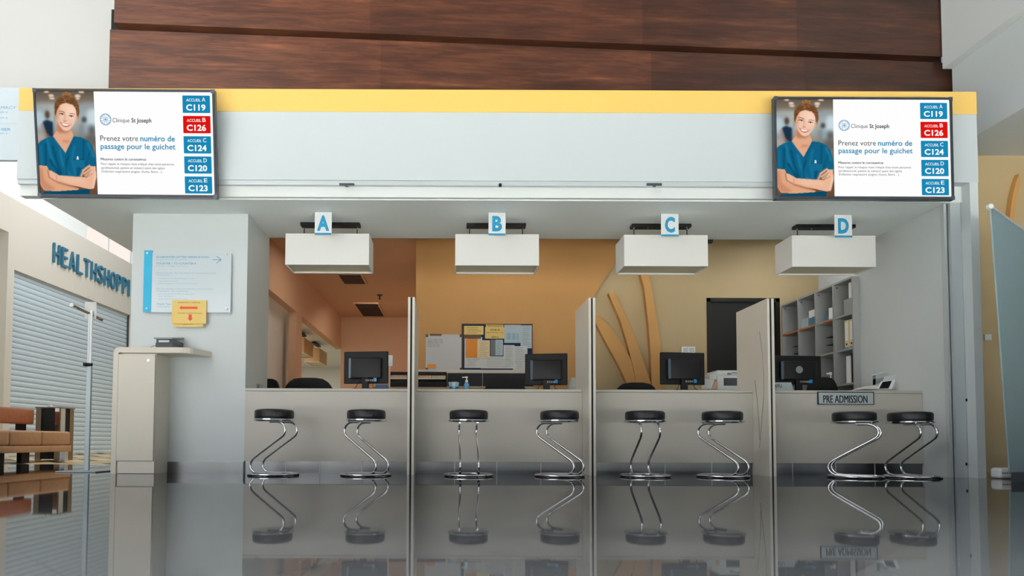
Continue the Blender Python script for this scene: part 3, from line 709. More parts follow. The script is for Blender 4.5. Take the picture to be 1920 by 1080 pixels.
def hd_(*a_): mm = MB(); tl(mm, *a_); mm.build('heading', INKB, ab)
hd_('GUARANTEE LETTER VERIFICATION', 293, 391, 483.5, 3.6, .8); tl(gt, 'Pengesahan Surat Jaminan', 293, 352, 487.6, 2.6)
hd_( 'COUNTER 1 TO COUNTER 4', 293, 367, 495.5, 3.4, .8); tl(gt, 'Kaunter 1 hingga Kaunter 4', 293, 352, 499.7, 2.6)
tl(gt, 'Please Provide The Necessary For Guarantee Letter', 293, 406, 513, 2.8, .3); tl(gt, 'Verification:', 293, 318, 516.8, 2.6, .3)
for s_, x_, y_ in (('- Medical Card, Identification Card', 364, 523), ('- Appointment Card', 333, 528), ('- Referral Letter / General Practitioner', 370, 532.6)): tl(gt, s_, 294, x_, y_, 2.4)
tl(gt, 'Sila Kemukakan Dokumen Berikut Untuk Urusan', 293, 399, 542.5, 2.8, .3); tl(gt, 'Pengesahan Surat Jaminan:', 293, 354, 546.5, 2.6, .3)
for s_, x_, y_ in (('- Kad Perubatan / Kad Pengenalan', 364, 552), ('- Kad Temujanji', 324, 556.6), ('- Surat Rujukan Doktor / Pakar', 353, 561.6)): tl(gt, s_, 294, x_, y_, 2.4)
hd_( 'Thank You', 293, 320, 571.3, 3, .5); tl(gt, 'Terima Kasih', 293, 318, 576, 2.6)
arw = MB()
for (xa, ya), (xb, yb) in (((398.5,487),(415,487)), ((406,480.5),(415,487)), ((406,493.5),(415,487))): arw.tube([P(xa,ya,AY-.001), P(xb,yb,AY-.001)], .003, 5)
px_box(gt, 293, 504.3, 414, 504.8, AY-.001, .0008)
arw.build('right_arrow', INKB, ab); gt.build('small_lettering', mat('pale_print', (150,182,196), .8), ab)
# yellow papers
for (x0_, y0_, x1_, y1_, yy, nm) in ((325, 600, 381, 613, AY-.006, 'lower'), (323, 562.5, 386.5, 607, AY-.014, 'upper')):
    pp = thing('paper_notice', 'yellow paper notice with red arrows taped over the direction board' if nm == 'upper' else 'yellow paper peeking out beneath the red arrow notice', 'notice', (xt((x0_+x1_)/2, y1_, yy), yy, zt(350, y1_, yy)))
    b = MB(); px_box(b, x0_, y0_, x1_, y1_, yy, .002); b.build('sheet', PAPERY, pp)
    ik = MB(); rd = MB()
    def tp_(mb, s, xa, xb, yb, h, bold=0):
        q0 = P(xa, yb, yy-.001); q1 = P(xb, yb, yy-.001); add_text(mb, s, q0, q1.x-q0.x, h*yy/1200, bold=bold)
    if nm == 'upper':
        tp_(ik, 'PHARMACY / FARMASI', 334, 375, 568.5, 2.8, .3); tp_(ik, 'COUNTER / KAUNTER BAYARAN', 332, 379, 588.5, 2.3)
        rd.add([P(x, y, yy-.001) for x, y in ((336,577),(341.5,572.8),(341.5,575),(370.5,575),(370.5,579.3),(341.5,579.3),(341.5,581.3))], [(0,1,2,5,6),(2,3,4,5)])
        rd.add([P(x, y, yy-.001) for x, y in ((353.7,589.5),(359.5,589.5),(359.5,596.5),(362,596.5),(356.6,602),(351.3,596.5),(353.7,596.5))], [(0,6,2,1),(5,4,3)])
        rd.build('red_arrows', INKR, pp)
    else: tp_(ik, 'PENDAFTARAN', 344, 362, 609.3, 2)
    ik.build('print', mat('brown_print', (150,112,60), .8), pp)
# ================================================================== HANGING PHARMACY SIGN (far left)
HY = 6.1
hs = thing('hanging_sign', 'pale blue white overhead sign naming pharmacy and cashier at far left edge', 'sign', (xt(-20, 240, HY), HY, zt(0,300,HY)))
b = MB(); px_box(b, -90, 164, 32.5, 300, HY, .04); b.build('board', mat('pale_board', (208,220,226), .4), hs)
ht = MB()
def hl(s, x0, x1, yb, h, bold): 
    q0 = P(x0, yb, HY-.002); q1 = P(x1, yb, HY-.002); add_text(ht, s, q0, q1.x-q0.x, h*HY/1200, bold=bold)
hl('PHARMACY', -25, 30, 204, 5.2, .9); hl('KAUNTER 6', -25, 14, 211.5, 3, 0); hl('KAUNTER 8', -25, 14, 222.5, 3, 0); hl('CASHIER', -22, 20, 245, 5.2, .9); hl('KAUNTER 5', -25, 14, 251.5, 3, 0)
px_box(ht, -60, 231.5, 32, 232.1, HY-.001, .0008)
ht.build('lettering', mat('faded_blue_print', (118,172,200), .8), hs)
MB().tube([P(-40,164,HY+.02), P(-40,164,HY+.02)+Vector((0,0,3))], .01, 6).build('suspension_rod', ALU, hs)
# ================================================================== INFO STAND (left)
SY = 6.0
q = P(163, 884, SY); sp0 = Vector((q.x, SY, 0))
ss = thing('sign_stand', 'slim pale floor stand with a tilted crossbar before the shop shutter', 'stand', sp0)
zt0 = P(163, 588, SY).z; zm = P(163, 683, SY).z
POLE = mat('pale_pole', (170,184,188), .35, metal=.2)
MB().rbox((sp0.x-.024, SY-.012, .01), (sp0.x+.02, SY+.012, zm+.02), .003).build('lower_pole', POLE, ss)
MB().box((sp0.x-.006, SY-.006, zm), (sp0.x+.014, SY+.006, zt0+.03)).box((sp0.x-.022, SY-.004, zm), (sp0.x-.012, SY+.004, zt0)).build('upper_pole', CARD, ss)
MB().tube([(sp0.x-.035, SY-.014, zm-.005), (sp0.x+.03, SY-.014, zm-.005)], [.018, .013], 10).lathe([(0,0),(.02,0),(.02,.03),(0,.03)], (sp0.x-.03, SY-.02, zm-.02), 10).build('clamp_knob', BLACK, ss)
A_, B_ = P(135.5, 572, SY-.06), P(193, 601, SY+.06)
MB().tube([A_, B_], .012, 8).build('crossbar', mat('brass_bar', (150,122,92), .25, metal=.8), ss)
MB().lathe([(0,-.014),(.019,-.014),(.019,.014),(0,.014)], A_, 12, 'Y').build('end_cap', CARD, ss)
MB().box((sp0.x-.07, SY+.014, zt0-.04), (sp0.x+.04, SY+.018, zt0+.115)).build('card_holder', mat('clear_card', (232,232,228), .2, alpha=.55), ss)
MB().rbox((sp0.x-.2, SY-.16, 0), (sp0.x+.17, SY+.16, .012), .004).build('base_plate', mat('pale_base', (150,160,164), .3, metal=.6), ss)
# ================================================================== SOFA AND BIN (left)
BX = -5.4
sof = thing('waiting_bench', 'tan leather waiting bench with low brown backrest cut by the left edge', 'bench', (BX-.3, 8.1, 0))
def ypx(px, X=BX): return PX(px, 820, X).y
ye = ypx(133); zs2, zs1, zs0 = PX(100, 808.5, BX).z, PX(100, 835, BX).z, PX(100, 847.5, BX).z
ysp = [5.4, 6.0, 6.6, 7.2, ypx(19), ypx(79.5), ye]
for y0, y1 in zip(ysp, ysp[1:]): MB().rbox((BX-.52, y0+.003, zs1), (BX, y1-.003, zs2), .03, 4).build('seat_cushion', CUSH, sof, smooth=60)
MB().rbox((BX-.53, 5.4, zs0), (BX+.005, ye+.01, zs1-.004), .01).build('seat_base', CUSH, sof, smooth=60)
XB2 = -5.93; yb = PX(65, 800, XB2+.05).y
MB().rbox((XB2-.07, 5.4, PX(40,795,XB2).z), (XB2+.05, yb, PX(40,765.5,XB2).z), .03, 4).build('backrest', CUSHB, sof, smooth=60)
for a_ in (35.5, -60): y0, y1 = PX(a_, 800, XB2).y, PX(a_+15, 800, XB2).y; MB().box((XB2-.05, y0, zs1), (XB2-.01, y1, PX(40,785,XB2).z)).build('back_support', BLACKM, sof)
for xa, xb, X_, m_ in ((-8, 8, BX-.05, BLACKM), (40, 55, BX-.05, BLACKM), (121, 128, BX-.05, CHROME)):
    y0, y1 = PX(xa, 860, X_).y, PX(xb, 860, X_).y; MB().box((X_-.06, y0, 0), (X_, y1, zs0)).build('leg', m_, sof)
BY = 9.2
bn = thing('side_cabinet', 'tall black and bronze slatted bin cabinet behind the far end of the bench', 'bin', (xt(90, 860, BY), BY+.16, 0))
zt_ = zt(90, 763, BY); bx0, bx1 = xt(67, 800, BY), xt(113, 800, BY); by1 = PX(137.5, 820, bx1).y
MB().box((bx0+.01, BY+.01, .02), (bx1-.006, by1-.01, zt_-.02)).build('body', BLACKM, bn)
MB().rbox((bx0-.012, BY-.012, zt_-.018), (bx1+.012, by1+.012, zt_), .003).build('top', MIRR, bn)
for a_, b_, m_ in ((67,77,MIRR),(103,112.5,MIRR)):
    MB().box((xt(a_,800,BY), BY-.004, 0), (xt(b_,800,BY), BY+.02, zt_-.02)).build('slat', m_, bn)
for a_, b_, m_ in ((113.2,121.5,CHROME),(130,137.5,MIRR)):
    MB().box((bx1-.02, PX(a_,820,bx1).y, 0), (bx1, PX(b_,820,bx1).y, zt_-.02)).build('slat', m_, bn)
q = P(108, 768, BY); MB().box((q.x-.03, BY-.009, q.z-.03), (q.x+.03, BY-.005, q.z+.02)).build('label_plate', CARD, bn)
q = P(92, 762, BY+.1); b = MB().prism([(q.x-.03, BY+.1, zt_), (q.x+.03, BY+.1, zt_), (q.x+.008, BY+.1, zt_+.035), (q.x-.01, BY+.1, zt_+.035)], (0,.06,0)); tag(b.build('crumpled_tissue', PAPER), 'small white folded paper lying on the bin cabinet top', 'paper')
# ================================================================== BANNER + BOX (right)
TLc, TRc = P(1855, 389, 4.95), P(1940, 446, 5.7); BLc = P(1891, 885, 4.95); BRc = Vector((TRc.x+.09, 5.7, .07))
bn2 = thing('roll_up_banner', 'grey roll-up banner seen side-on at the right edge of the picture', 'banner', (BLc.x, 5.2, 0))
dv = Vector((.012, .0, 0))
MB().add([TLc, TRc, BRc, Vector((BLc.x, 4.95, .07)), TLc+dv, TRc+dv, BRc+dv, Vector((BLc.x, 4.95, .07))+dv], [(0,1,2,3),(7,6,5,4),(0,4,5,1),(1,5,6,2),(2,6,7,3),(3,7,4,0)]).build('fabric_panel', BANN, bn2)
MB().tube([TLc+Vector((-.01,-.02,.0)), TRc], .012, 8).build('top_rail', ALU, bn2)
MB().lathe([(0,-.02),(.02,-.02),(.02,.01),(0,.01)], TLc+Vector((-.01,-.01,0)), 10, 'Y').build('end_cap', CARD, bn2)
MB().prism([(BLc.x+.0, 4.93, 0), (BLc.x+.1, 4.93, 0), (BRc.x+.12, 5.75, 0), (BRc.x+.0, 5.75, 0)], (0, 0, .075)).build('base_cassette', DGREY, bn2)
q = P(1881.5, 888, 5.45)
wb = thing('small_white_box', 'small rounded white plastic box on the floor right of the pillar', 'box', (q.x, 5.45, 0))
MB().rbox((q.x-.063, 5.41, .0), (q.x+.063, 5.52, .092), .025, 5).build('casing', CARD, wb, smooth=50)
m_ = MB()
for k in range(5): m_.rbox((q.x-.045+k*.018, 5.406, .045), (q.x-.035+k*.018, 5.412, .053), .002)
m_.build('button_row', DGREY, wb)
# ================================================================== BEHIND THE COUNTERS
def monitor(label, x0, y0, x1, y1, Y, rot, logo=False):
    """back of a desktop monitor; pixel box of its case"""
    a, b = P(x0, y1, Y), P(x1, y0, Y); w, h = (b.x-a.x)/math.cos(math.radians(rot)), b.z-a.z; c = ((a.x+b.x)/2, Y, zc)
    t = thing('computer_monitor', label, 'monitor', c, 'monitors on the reception counters')
    t.location = c; zb_ = a.z - zc; t['_o'] = (0,0,0)
    t.rotation_euler = (0, 0, math.radians(rot))
    MB().rbox((-w/2, 0, zb_), (w/2, .03, zb_+h), .008).build('bezel', BLACK, t)
    bc = MB(); bc.prism([(-w*.38, -.001, zb_+h*.12), (w*.38, -.001, zb_+h*.12), (w*.38, -.001, zb_+h*.82), (-w*.38, -.001, zb_+h*.82)], (0, .002, 0))
    bc.rbox((-w*.37, -.035, zb_+h*.14), (w*.37, .0, zb_+h*.8), .018); s_ = bc.build('rear_housing', mat('monitor_back', (16,16,18), .45, spec=.3), t, smooth=50)
    MB().rbox((-w*.37, -.038, zb_+h*.16), (-w*.31, -.03, zb_+h*.78), .004).build('side_highlight_strip', mat('glossy_trim', (74,88,100), .12), s_)
    sl = MB()
    for k in range(5): sl.box((w*.02+k*.02, -.0362, zb_+h*.06), (w*.02+k*.02+.012, -.03, zb_+h*.12))
    sl.build('port_row', GREYP, t)
    MB().box((w*.2, -.04, zb_+h*.05), (w*.2+.03, -.01, zb_+h*.16)).build('video_plug', GEL, t)
    MB().rbox((-.03, -.03, .01), (.035, .0, zb_+h*.3), .004).build('stand_neck', BLACK, t)
    MB().rbox((-.1, -.09, 0), (.1, .09, .014), .006).build('stand_foot', BLACK, t)
    cb = MB(); cb.tube(smooth_path([(w*.21, -.03, zb_+h*.06), (w*.2, -.06, .03), (w*.33, -.05, .006), (w*.5, -.02, .005)]), .003, 6); cb.tube(smooth_path([(-w*.12, -.035, zb_+h*.08), (-w*.2, -.06, .02), (-w*.34, -.06, .006), (-w*.4, -.02, .005)]), .003, 6)
    cb.build('cable', BLACK, t)
    if logo:
        MB().lathe([(0,0),(.035,0),(.035,-.003),(.028,-.003),(.028,-.001),(0,-.001)], (0, -.036, zb_+h*.5), 24, 'Y').build('round_emblem', GREYP, t)
    return t
monitor('black monitor seen from behind on the counter under lamp A', 643.5, 659, 728, 719, 6.15, -7)
monitor('black monitor seen from behind on the counter under lamp B', 985, 663, 1063, 722, 6.2, -8)
monitor('black monitor seen from behind on the counter under lamp C', 1238, 661, 1323, 721, 6.15, 6)
monitor('black monitor with round emblem half hidden behind the pre admission divider', 1448, 667, 1541, 721, 6.2, 3, True)
for (x0, x1, y0, Y, lab) in ((486, 523, 710, 7.4, 'black rounded chair back cut by the left column under lamp A'), (533, 623, 708, 7.12, 'wide black office chair back left of the monitor under lamp A'), (908, 986, 709, 7.12, 'black office chair back beside the monitor under lamp B'), (1154, 1234, 717, 7.12, 'low black office chair back under lamp C'), (1518, 1571, 707, 6.98, 'black office chair back right of the monitor with round emblem')):
    xa, xb = xt(x0, 715, Y), xt(x1, 715, Y); z = zt(x0, y0, Y); w = (xb-xa)/2; cx = (xa+xb)/2
    t = thing('office_chair', lab, 'chair', (cx, Y, 0), 'black office chairs behind the counters')
    pr_ = [(cx-w, Y, .5)] + [(cx+w*.0 + (-1 if s_ < 0 else 1)*w*abs(s_), Y, z-.13*(abs(s_)**4.5)) for s_ in (-1,-.95,-.88,-.78,-.6,-.3,0,.3,.6,.78,.88,.95,1)] + [(cx+w, Y, .5)]
    MB().prism(pr_, (0, .07, 0)).build('backrest', BLACKM, t)
    MB().rbox((cx-w*.95, Y-.5, .42), (cx+w*.95, Y-.02, .5), .03).build('seat', BLACKM, t)
    MB().tube([(cx, Y-.25, .08), (cx, Y-.25, .43)], .03, 10).build('gas_post', BLACK, t)
    fb = MB()
    for k in range(5): a_ = k*math.tau/5+.3; fb.tube([(cx, Y-.25, .07), (cx+min(.27,w)*math.cos(a_), Y-.25+min(.27,w)*math.sin(a_), .012)], [.03, .015], 8)
    fb.build('star_base', BLACK, t)
    MB().tube([(cx, Y-.1, .42), (cx, Y+.04, .44), (cx, Y+.09, .6)], .02, 8).build('back_stem', BLACK, t)
# paper & trays
def tray(lab, x0, x1, y0, y1, Y, cols, grp='black document trays behind the counters', d=.3):
    a, b = P(x0, y1, Y), P(x1, y0, Y)
    a.z = cz+.0045; t = thing('document_tray', lab, 'tray', ((a.x+b.x)/2, Y+d/2, a.z), grp)
    m_ = MB(); n = 2
    h = b.z - a.z
    for k in range(3):
        z = a.z + k*h/2; m_.box((a.x, Y, z-.004 if k else z), (b.x, Y+d, z+.004))
    m_.box((a.x, Y, a.z), (a.x+.006, Y+d, b.z)).box((b.x-.006, Y, a.z), (b.x, Y+d, b.z)).box((a.x, Y, b.z-.03), (b.x, Y+.006, b.z)).box((a.x, Y, a.z), (b.x, Y+.006, a.z+h*.35))
    m_.build('frame', BLACK, t)
    xs_ = np.linspace(a.x+.01, b.x-.01, cols+1)
    for k in range(cols):
        MB().box((xs_[k]+.002, Y+.01, a.z+h*.5+.006), (xs_[k+1]-.002, Y+d-.02, a.z+h*.62)).build('paper_stack', PAPER if k else KIOSK, t)
        MB().box((xs_[k]+.002, Y+.012, a.z+h*.62), (xs_[k+1]-.002, Y+d-.02, a.z+h*.78)).build('paper_stack', TAN if k else TERRA, t)
# back credenza behind bays A/B at Y ~7.9, carries trays
cz = zt(850, 726, 7.6)
cb = thing('credenza', 'low brown storage ledge along the rear wall behind counters A and B', 'cabinet', (xt(870,730,7.75), 7.8, 0))
xa, xb = xt(700, 726, 7.6), xt(1075, 726, 7.6)
MB().box((xa, 7.6, 0), (xb, YR-.075, cz-.03)).build('body', KIOSK, cb)
MB().box((xa, 7.58, cz-.03), (xb, YR-.075, cz)).build('worktop', mat('beige_top', (176,148,110), .5), cb)
tray('black two-tier document tray left of the A-B divider', 730, 764.5, 698, 726.5, 7.62, 1)
tray('black two-tier document tray below the whiteboard', 782, 837, 698, 726.5, 7.62, 2)
sg = thing('glass_screen', 'dark smoked glass back panel beneath the notice board', 'panel', (xt(920,724,7.9), 7.9, cz))
b = MB(); a_, b_ = P(838, 722, 7.9), P(1000, 700, 7.9); b.box((a_.x, 7.9, cz), (b_.x, 7.92, b_.z)); b.build('pane', SHELFDARK, sg)
MB().box((a_.x, 7.892, cz), (b_.x, 7.9, cz+.035)).build('bottom_rail', KIOSK, sg)
for x in (838, 904): q = xt(x, 710, 7.9); MB().box((q, 7.893, cz), (q+.01, 7.925, b_.z)).build('upright', GREYP, sg)
a_, b_ = P(782, 700, 8.1), P(1000, 694.5, 8.1)
tag(MB().box((a_.x, 8.05, a_.z), (b_.x, YR-.072, b_.z)).build('wall_ledge', KIOSK), 'thin beige wall ledge under the whiteboard and notice board', 'ledge')
# tissue + sanitiser (bay B)
a_ = P(840, 729, 6.3)
t = thing('wipes_tub', 'blue and white wipes tub on the counter under lamp B', 'tub', (xt(850,729,6.3), 6.3, zc))
q = xt(851, 720, 6.3)
MB().lathe([(0,zc),(.042,zc),(.046,zc+.05),(0,zc+.05)], (q,6.3,0), 20).build('base', GEL, t, smooth=True)
MB().lathe([(0,zc+.05),(.047,zc+.05),(.054,zc+.092),(.05,zc+.095),(0,zc+.09)], (q,6.3,0), 20).build('lid', mat('frosted_lid', (160,188,196), .4), t, smooth=True)
def pump(lab, px, ytop, Y, base, nx=-1, h=None):
    q = P(px, ytop, Y); H = q.z - base
    t = thing('sanitizer_bottle', lab, 'bottle', (q.x, Y, base), 'pump bottles of hand gel')
    MB().lathe([(0,base),(.026,base),(.028,base+.005),(.028,base+H*.48),(.018,base+H*.6),(.011,base+H*.64),(0,base+H*.64)], (q.x,Y,0), 20).build('bottle', mat('clear_blue_bottle', (96,152,190), .15), t, smooth=50)
    c = MB().lathe([(0,base+H*.62),(.014,base+H*.62),(.014,base+H*.76),(.006,base+H*.78),(.005,base+H*.92),(0,base+H*.92)], (q.x,Y,0), 16)
    c.rbox((q.x-.012, Y-.01, base+H*.9), (q.x+.012, Y+.01, base+H), .003); c.rbox((q.x+nx*.045, Y-.006, base+H*.92), (q.x, Y+.006, base+H*.98), .002); c.build('pump', CARD, t, smooth=40)
pump('blue hand gel pump bottle on the counter under lamp B', 875, 706, 6.3, zc)
# whiteboard and notice board on the orange wall
NY = Yo
wb_ = thing('whiteboard', 'small whiteboard with handwriting on the orange wall behind counter B', 'board', (xt(831,694,NY), NY, zt(831,694,NY)))
b = MB(); px_box(b, 799, 628, 865, 693, NY-.015, .015); b.build('board', mat('whiteboard_surface', (196,196,196), .3), wb_)
b = MB()
for c in ((798.5,627,866,629.5),(798.5,692,866,694.5),(798.5,627,800.5,694.5),(864,627,866,694.5)): px_box(b, *c, NY-.02, .02)
b.build('frame', ALU, wb_)
for c in ((798,626.5,803,632),(862,626.5,866.5,632),(798,689.5,803,695),(862,689.5,866.5,695),(806,626,828,629.5)):
    b = MB(); px_box(b, *c, NY-.024, .008); b.build('corner_cap', WOODB, wb_)
b = MB()
def nb(mb, s, x0, x1, yb, h, Y, bold=0): q0 = P(x0, yb, Y); q1 = P(x1, yb, Y); add_text(mb, s, q0, q1.x-q0.x, h*Y/1200, bold=bold)
for s_, x_, y_ in (('Dr Tan: 2345 / 2310', 830, 637.5), ('Register desk ext 1103', 830, 640.5), ('Billing ext 2205 - 2210', 830, 643.5), ('Ward round 9.30', 824, 647), ('Admission 10.00', 824, 650)): nb(b, s_, 802, x_, y_, 1.8, NY-.0165)
b.build('handwriting', mat('marker', (90,60,60), .8), wb_)
b = MB(); px_box(b, 801, 683, 817, 690.5, NY-.027, .012, .003); tag(b.build('sponge_eraser', MANILA), 'orange eraser block at the lower left of the whiteboard', 'eraser')
nbd = thing('notice_board', 'navy notice board crowded with pinned papers behind counter B', 'board', (xt(932,694,NY), NY, zt(932,695,NY)))
b = MB(); px_box(b, 866, 608, 998, 694, NY-.018, .018); b.build('felt', NAVY, nbd)
b = MB()
for c in ((865.5,606.8,998.8,608.6),(865.5,693,998.8,695),(865.5,606.8,867.3,695),(997,606.8,998.8,695)): px_box(b, *c, NY-.024, .024)
b.build('frame', WOODB, nbd)
sheets = [(871,632,872+32,690,PAPER,0,'white sheet at the lower left corner of the notice board'),(901.5,668,965,691,PAPER,1,'wide white form along the bottom of the notice board'),(944,647,965,690.5,PAPER,1,'white sheet low beside the curled list on the notice board'),
 (870,611,906.5,627.5,PAPERY,2,'small yellow memo at the top left of the notice board'),(909.5,613.5,946,635,PAPERY,2,'yellow sheet headed ZONE 20 on the notice board'),(911,608.6,944,613.5,PAPERY,2,'narrow yellow strip headed MEMORANDUM on the notice board'),
 (945.5,609,976,643,PAPERB,2,'pale sheet with blue table at the top of the notice board'),(976,610,997,653,PAPERB,1,'long pale sheet at the right edge of the notice board'),
 (869.5,627.5,902,635,WOODB,1,'brown strip under the yellow memo on the notice board'),
 (873.5,635.5,897,671,MANILA,2,'orange envelope on the left of the notice board'),(895,638,918.5,671,BINDER,3,'cream printed sheet beside the orange envelope'),(920,637,930,667,PAPERG,2,'dark grey slip in the middle of the notice board'),(929,637,943,666.5,PAPERB,3,'narrow bluish list in the middle of the notice board'),
 (962,649,989,693.5,PAPER,3,'curled white list partly behind the monitor under lamp B')]
for i, (x0, y0, x1, y1, m_, lv, lab) in enumerate(sheets):
    Y = NY-.0195-.0025*(lv+1)-.0002*i; b = MB(); px_box(b, x0, y0, x1, y1, Y, .0015)
    t = tag(b.build('pinned_sheet', m_), lab, 'paper', 'papers pinned on the notice board')
    pn = MB(); rows = int((y1-y0)/3.1); rr = random.Random(i)
    if i in (4,): 
        nb(pn, 'ZONE 20', 919, 937, 620, 3.2, Y-.0008, 1); nb(pn, '(DEWAN WAD 1 & 2)', 912, 944, 624.5, 2, Y-.0008); nb(pn, 'AREA A', 921, 935, 633, 2.6, Y-.0008, 1)
    elif i == 5: nb(pn, 'MEMORANDUM', 913, 942, 612.4, 2.6, Y-.0008, .5)
    elif i in (8, 9, 11): pass
    else:
        for k in range(1, rows):
            yy = y0 + k*(y1-y0)/rows; xa = x0+(x1-x0)*(.12+.1*rr.random()); xb = x1-(x1-x0)*(.1+.3*rr.random())
            px_box(pn, xa, yy-.35, xb, yy+.25, Y-.0006, .0004)
    if i == 6: pn = MB(); [px_box(pn, xx, yy, xx+w_, yy+1, Y-.0006, .0004) for xx, w_ in ((950,8),(960.5,6),(969,3)) for yy in (625,627,629,631,633,635)]
    if pn.v: 
        o2 = MB(); o2.v = pn.v; o2.f = pn.f; o2.build('print', INK if i in (3,4,5) else (INKB if i == 6 else INKG), t)
# laptop-like stand (bay B right)
b = MB(); q0, q1 = P(1064, 729, 6.4), P(1085, 708, 6.4)
t = thing('document_holder', 'pale grey tilted document holder at the right end of counter B', 'holder', ((q0.x+q1.x)/2, 6.4, zc))
MB().prism([(q0.x, 6.4, zc), (q1.x, 6.4, zc), (q1.x, 6.4, q1.z), (q0.x+.04, 6.4, q1.z), (q0.x+.025, 6.4, q1.z-.01)], (0, .02, 0)).build('plate', PRINTW, t)
MB().box((q0.x, 6.38, zc), (q1.x, 6.46, zc+.008)).build('foot', GREYP, t)
# paper taped near monitor A
b = MB(); px_box(b, 727, 666, 736, 686.5, 6.5, .004); 
q = xt(731, 690, 6.5); b.box((q-.004, 6.504, zc), (q+.004, 6.512, zt(731,670,6.5)))
tag(b.build('upright_note', CARD), 'white note card standing just right of the monitor under lamp A', 'card')
b = MB(); px_box(b, 704, 721, 726, 728.6, 6.12, .05, .004); tag(b.build('blue_box', mat('deep_blue_box', (20,62,110), .5)), 'small blue box beneath the monitor under lamp A', 'box')
# glass tumblers on the counter A left
for i, px in enumerate((481, 489)):
    q = xt(px, 725, 6.3); tag(MB().lathe([(0,zc),(.018,zc),(.022,zc+.07),(.02,zc+.07),(.016,zc+.005),(0,zc+.005)], (q,6.3,0), 16).build('drinking_glass', mat('clear_glass%d' % i, (235,240,238), .05, trans=.9), smooth=40), 'small clear glass on counter A beside the column, %s of two' % ('left' if i == 0 else 'right'), 'glass', 'small glasses by the left column')
# back-room fittings: vents and sprinkler
for (x0, x1, y0, y1, lab) in ((640, 681, 513, 531, 'dark louvred ceiling vent nearer the counter behind lamp A'), (674, 713, 568, 592, 'dark louvred ceiling vent deeper in the room behind lamp A')):
    Z = 2.93; n0 = PZ((x0+x1)/2, y0, Z); n1 = PZ((x0+x1)/2, y1, Z); w = .19
    cxv = PZ((x0+x1)/2, (y0+y1)/2, Z).x; 
    t = thing('ceiling_vent', lab, 'vent', (cxv, (n0.y+n1.y)/2, Z-.02), 'louvred ceiling vents')
    ya, yb = sorted((n0.y, n1.y)); w = .17*(n0.y+n1.y)/2/10
    MB().box((cxv-w, ya, Z-.012), (cxv+w, yb, Z-.001)).build('backing', BLACKM, t)
    fm = MB().box((cxv-w-.03, ya-.03, Z-.02), (cxv-w, yb+.03, Z)).box((cxv+w, ya-.03, Z-.02), (cxv+w+.03, yb+.03, Z)).box((cxv-w, ya-.03, Z-.02), (cxv+w, ya, Z)).box((cxv-w, yb, Z-.02), (cxv+w, yb+.03, Z))
    fm.build('frame', TERRA, t)
    sl = MB()
    for k in range(6): yy = ya+(yb-ya)*(k+.5)/6; sl.box((cxv-w, yy-.02, Z-.02), (cxv+w, yy, Z-.012))
    sl.build('louvre', WOODB, t)
q = PZ(712, 553, 2.93); tag(MB().lathe([(0,0),(.05,0),(.05,-.015),(.012,-.02),(.012,-.07),(.03,-.08),(0,-.085)], q, 14).build('sprinkler_head', DGREY), 'small dark sprinkler head on the ceiling behind lamp A', 'sprinkler')
# framed items / bay C rear ribs
ribY = YR-.09
def rib(lab, left, right):
    t = tag(MB().prism([P(x, y, ribY) for x, y in left+right[::-1]], (0, .0895, 0)).build('wall_rib', RIB), lab, 'wall decoration', 'curved ochre ribs on the rear wall')
rib('short curved ochre rib starting lowest behind the B-C divider', [(1112,596),(1135,640),(1160,685),(1176,720),(1182,760)], [(1122,591),(1143,611),(1161,636),(1175,658),(1183.5,676),(1189.5,700),(1195.5,760)])
rib('middle curved ochre rib with a flat top behind counter C', [(1141,550),(1163,601),(1179,654),(1184,676),(1190,700),(1196,760)], [(1152,549),(1167,578),(1179,605),(1191,634),(1208,682),(1221,719),(1226,760)])
rib('tallest curved ochre rib reaching up behind lamp C', [(1190,470),(1201,514),(1208,540),(1216,607),(1220,660),(1222,719),(1227,760)], [(1204,470),(1215,514),(1222,540),(1232,601),(1239,654),(1242,700),(1244,760)])
# black doorway
dr = struct('door_1', MB().box((xt(1325,600,YR), YR+.02, 0), (xt(1462,600,YR), YR+.06, zt(1390,559,YR))), mat('black_door', (12,11,11), .5))
MB_ = MB(); xa, xb, z_ = xt(1325,600,YR), xt(1462,600,YR), zt(1390,559,YR)
MB_.box((xa-.0, YR-.01, 0), (xa+.05, YR+.05, z_)).box((xb-.05, YR-.01, 0), (xb, YR+.05, z_)).box((xa, YR-.01, z_-.05), (xb, YR+.05, z_))
o = MB_.build('door_frame', mat('black_frame', (20,17,15), .4), dr); 
b = MB(); px_box(b, 1278, 650, 1304, 663, YR-.02, .018, .003); t = tag(b.build('wall_socket', CARD), 'white double socket plate above the monitor under lamp C', 'socket')
b = MB(); px_box(b, 1281, 652, 1290, 660, YR-.024, .004); px_box(b, 1293, 652, 1302, 660, YR-.024, .004); b.build('rocker', PAPER, t)
# printer / fax (bay C)
FY = 6.45
a_, b_ = P(1345, 729, FY), P(1399, 694, FY)
fx = thing('fax_machine', 'white desktop fax printer at the right end of counter C', 'printer', ((a_.x+b_.x)/2, FY+.15, zc))
MB().rbox((a_.x, FY, zc), (b_.x-.02, FY+.3, b_.z-.05), .012).build('body', PRINTW, fx)
MB().rbox((a_.x+.005, FY+.02, b_.z-.055), (b_.x-.025, FY+.3, b_.z), .012).build('upper_housing', PRINTW, fx)
MB().box((P(1357,724,FY).x, FY-.006, P(1357,723,FY).z), (P(1392,710,FY).x, FY+.002, P(1392,709,FY).z)).build('paper_window', DGREY, fx)
MB().box((P(1365,697,FY).x, FY-.002, P(1375,702,FY).z), (P(1371,697,FY).x, FY+.03, P(1375,699,FY).z)).box((P(1374,697,FY).x, FY+.012, P(1375,699.5,FY).z), (P(1390,697,FY).x, FY+.022, P(1375,697.5,FY).z)).build('button_panel', GREYP, fx)
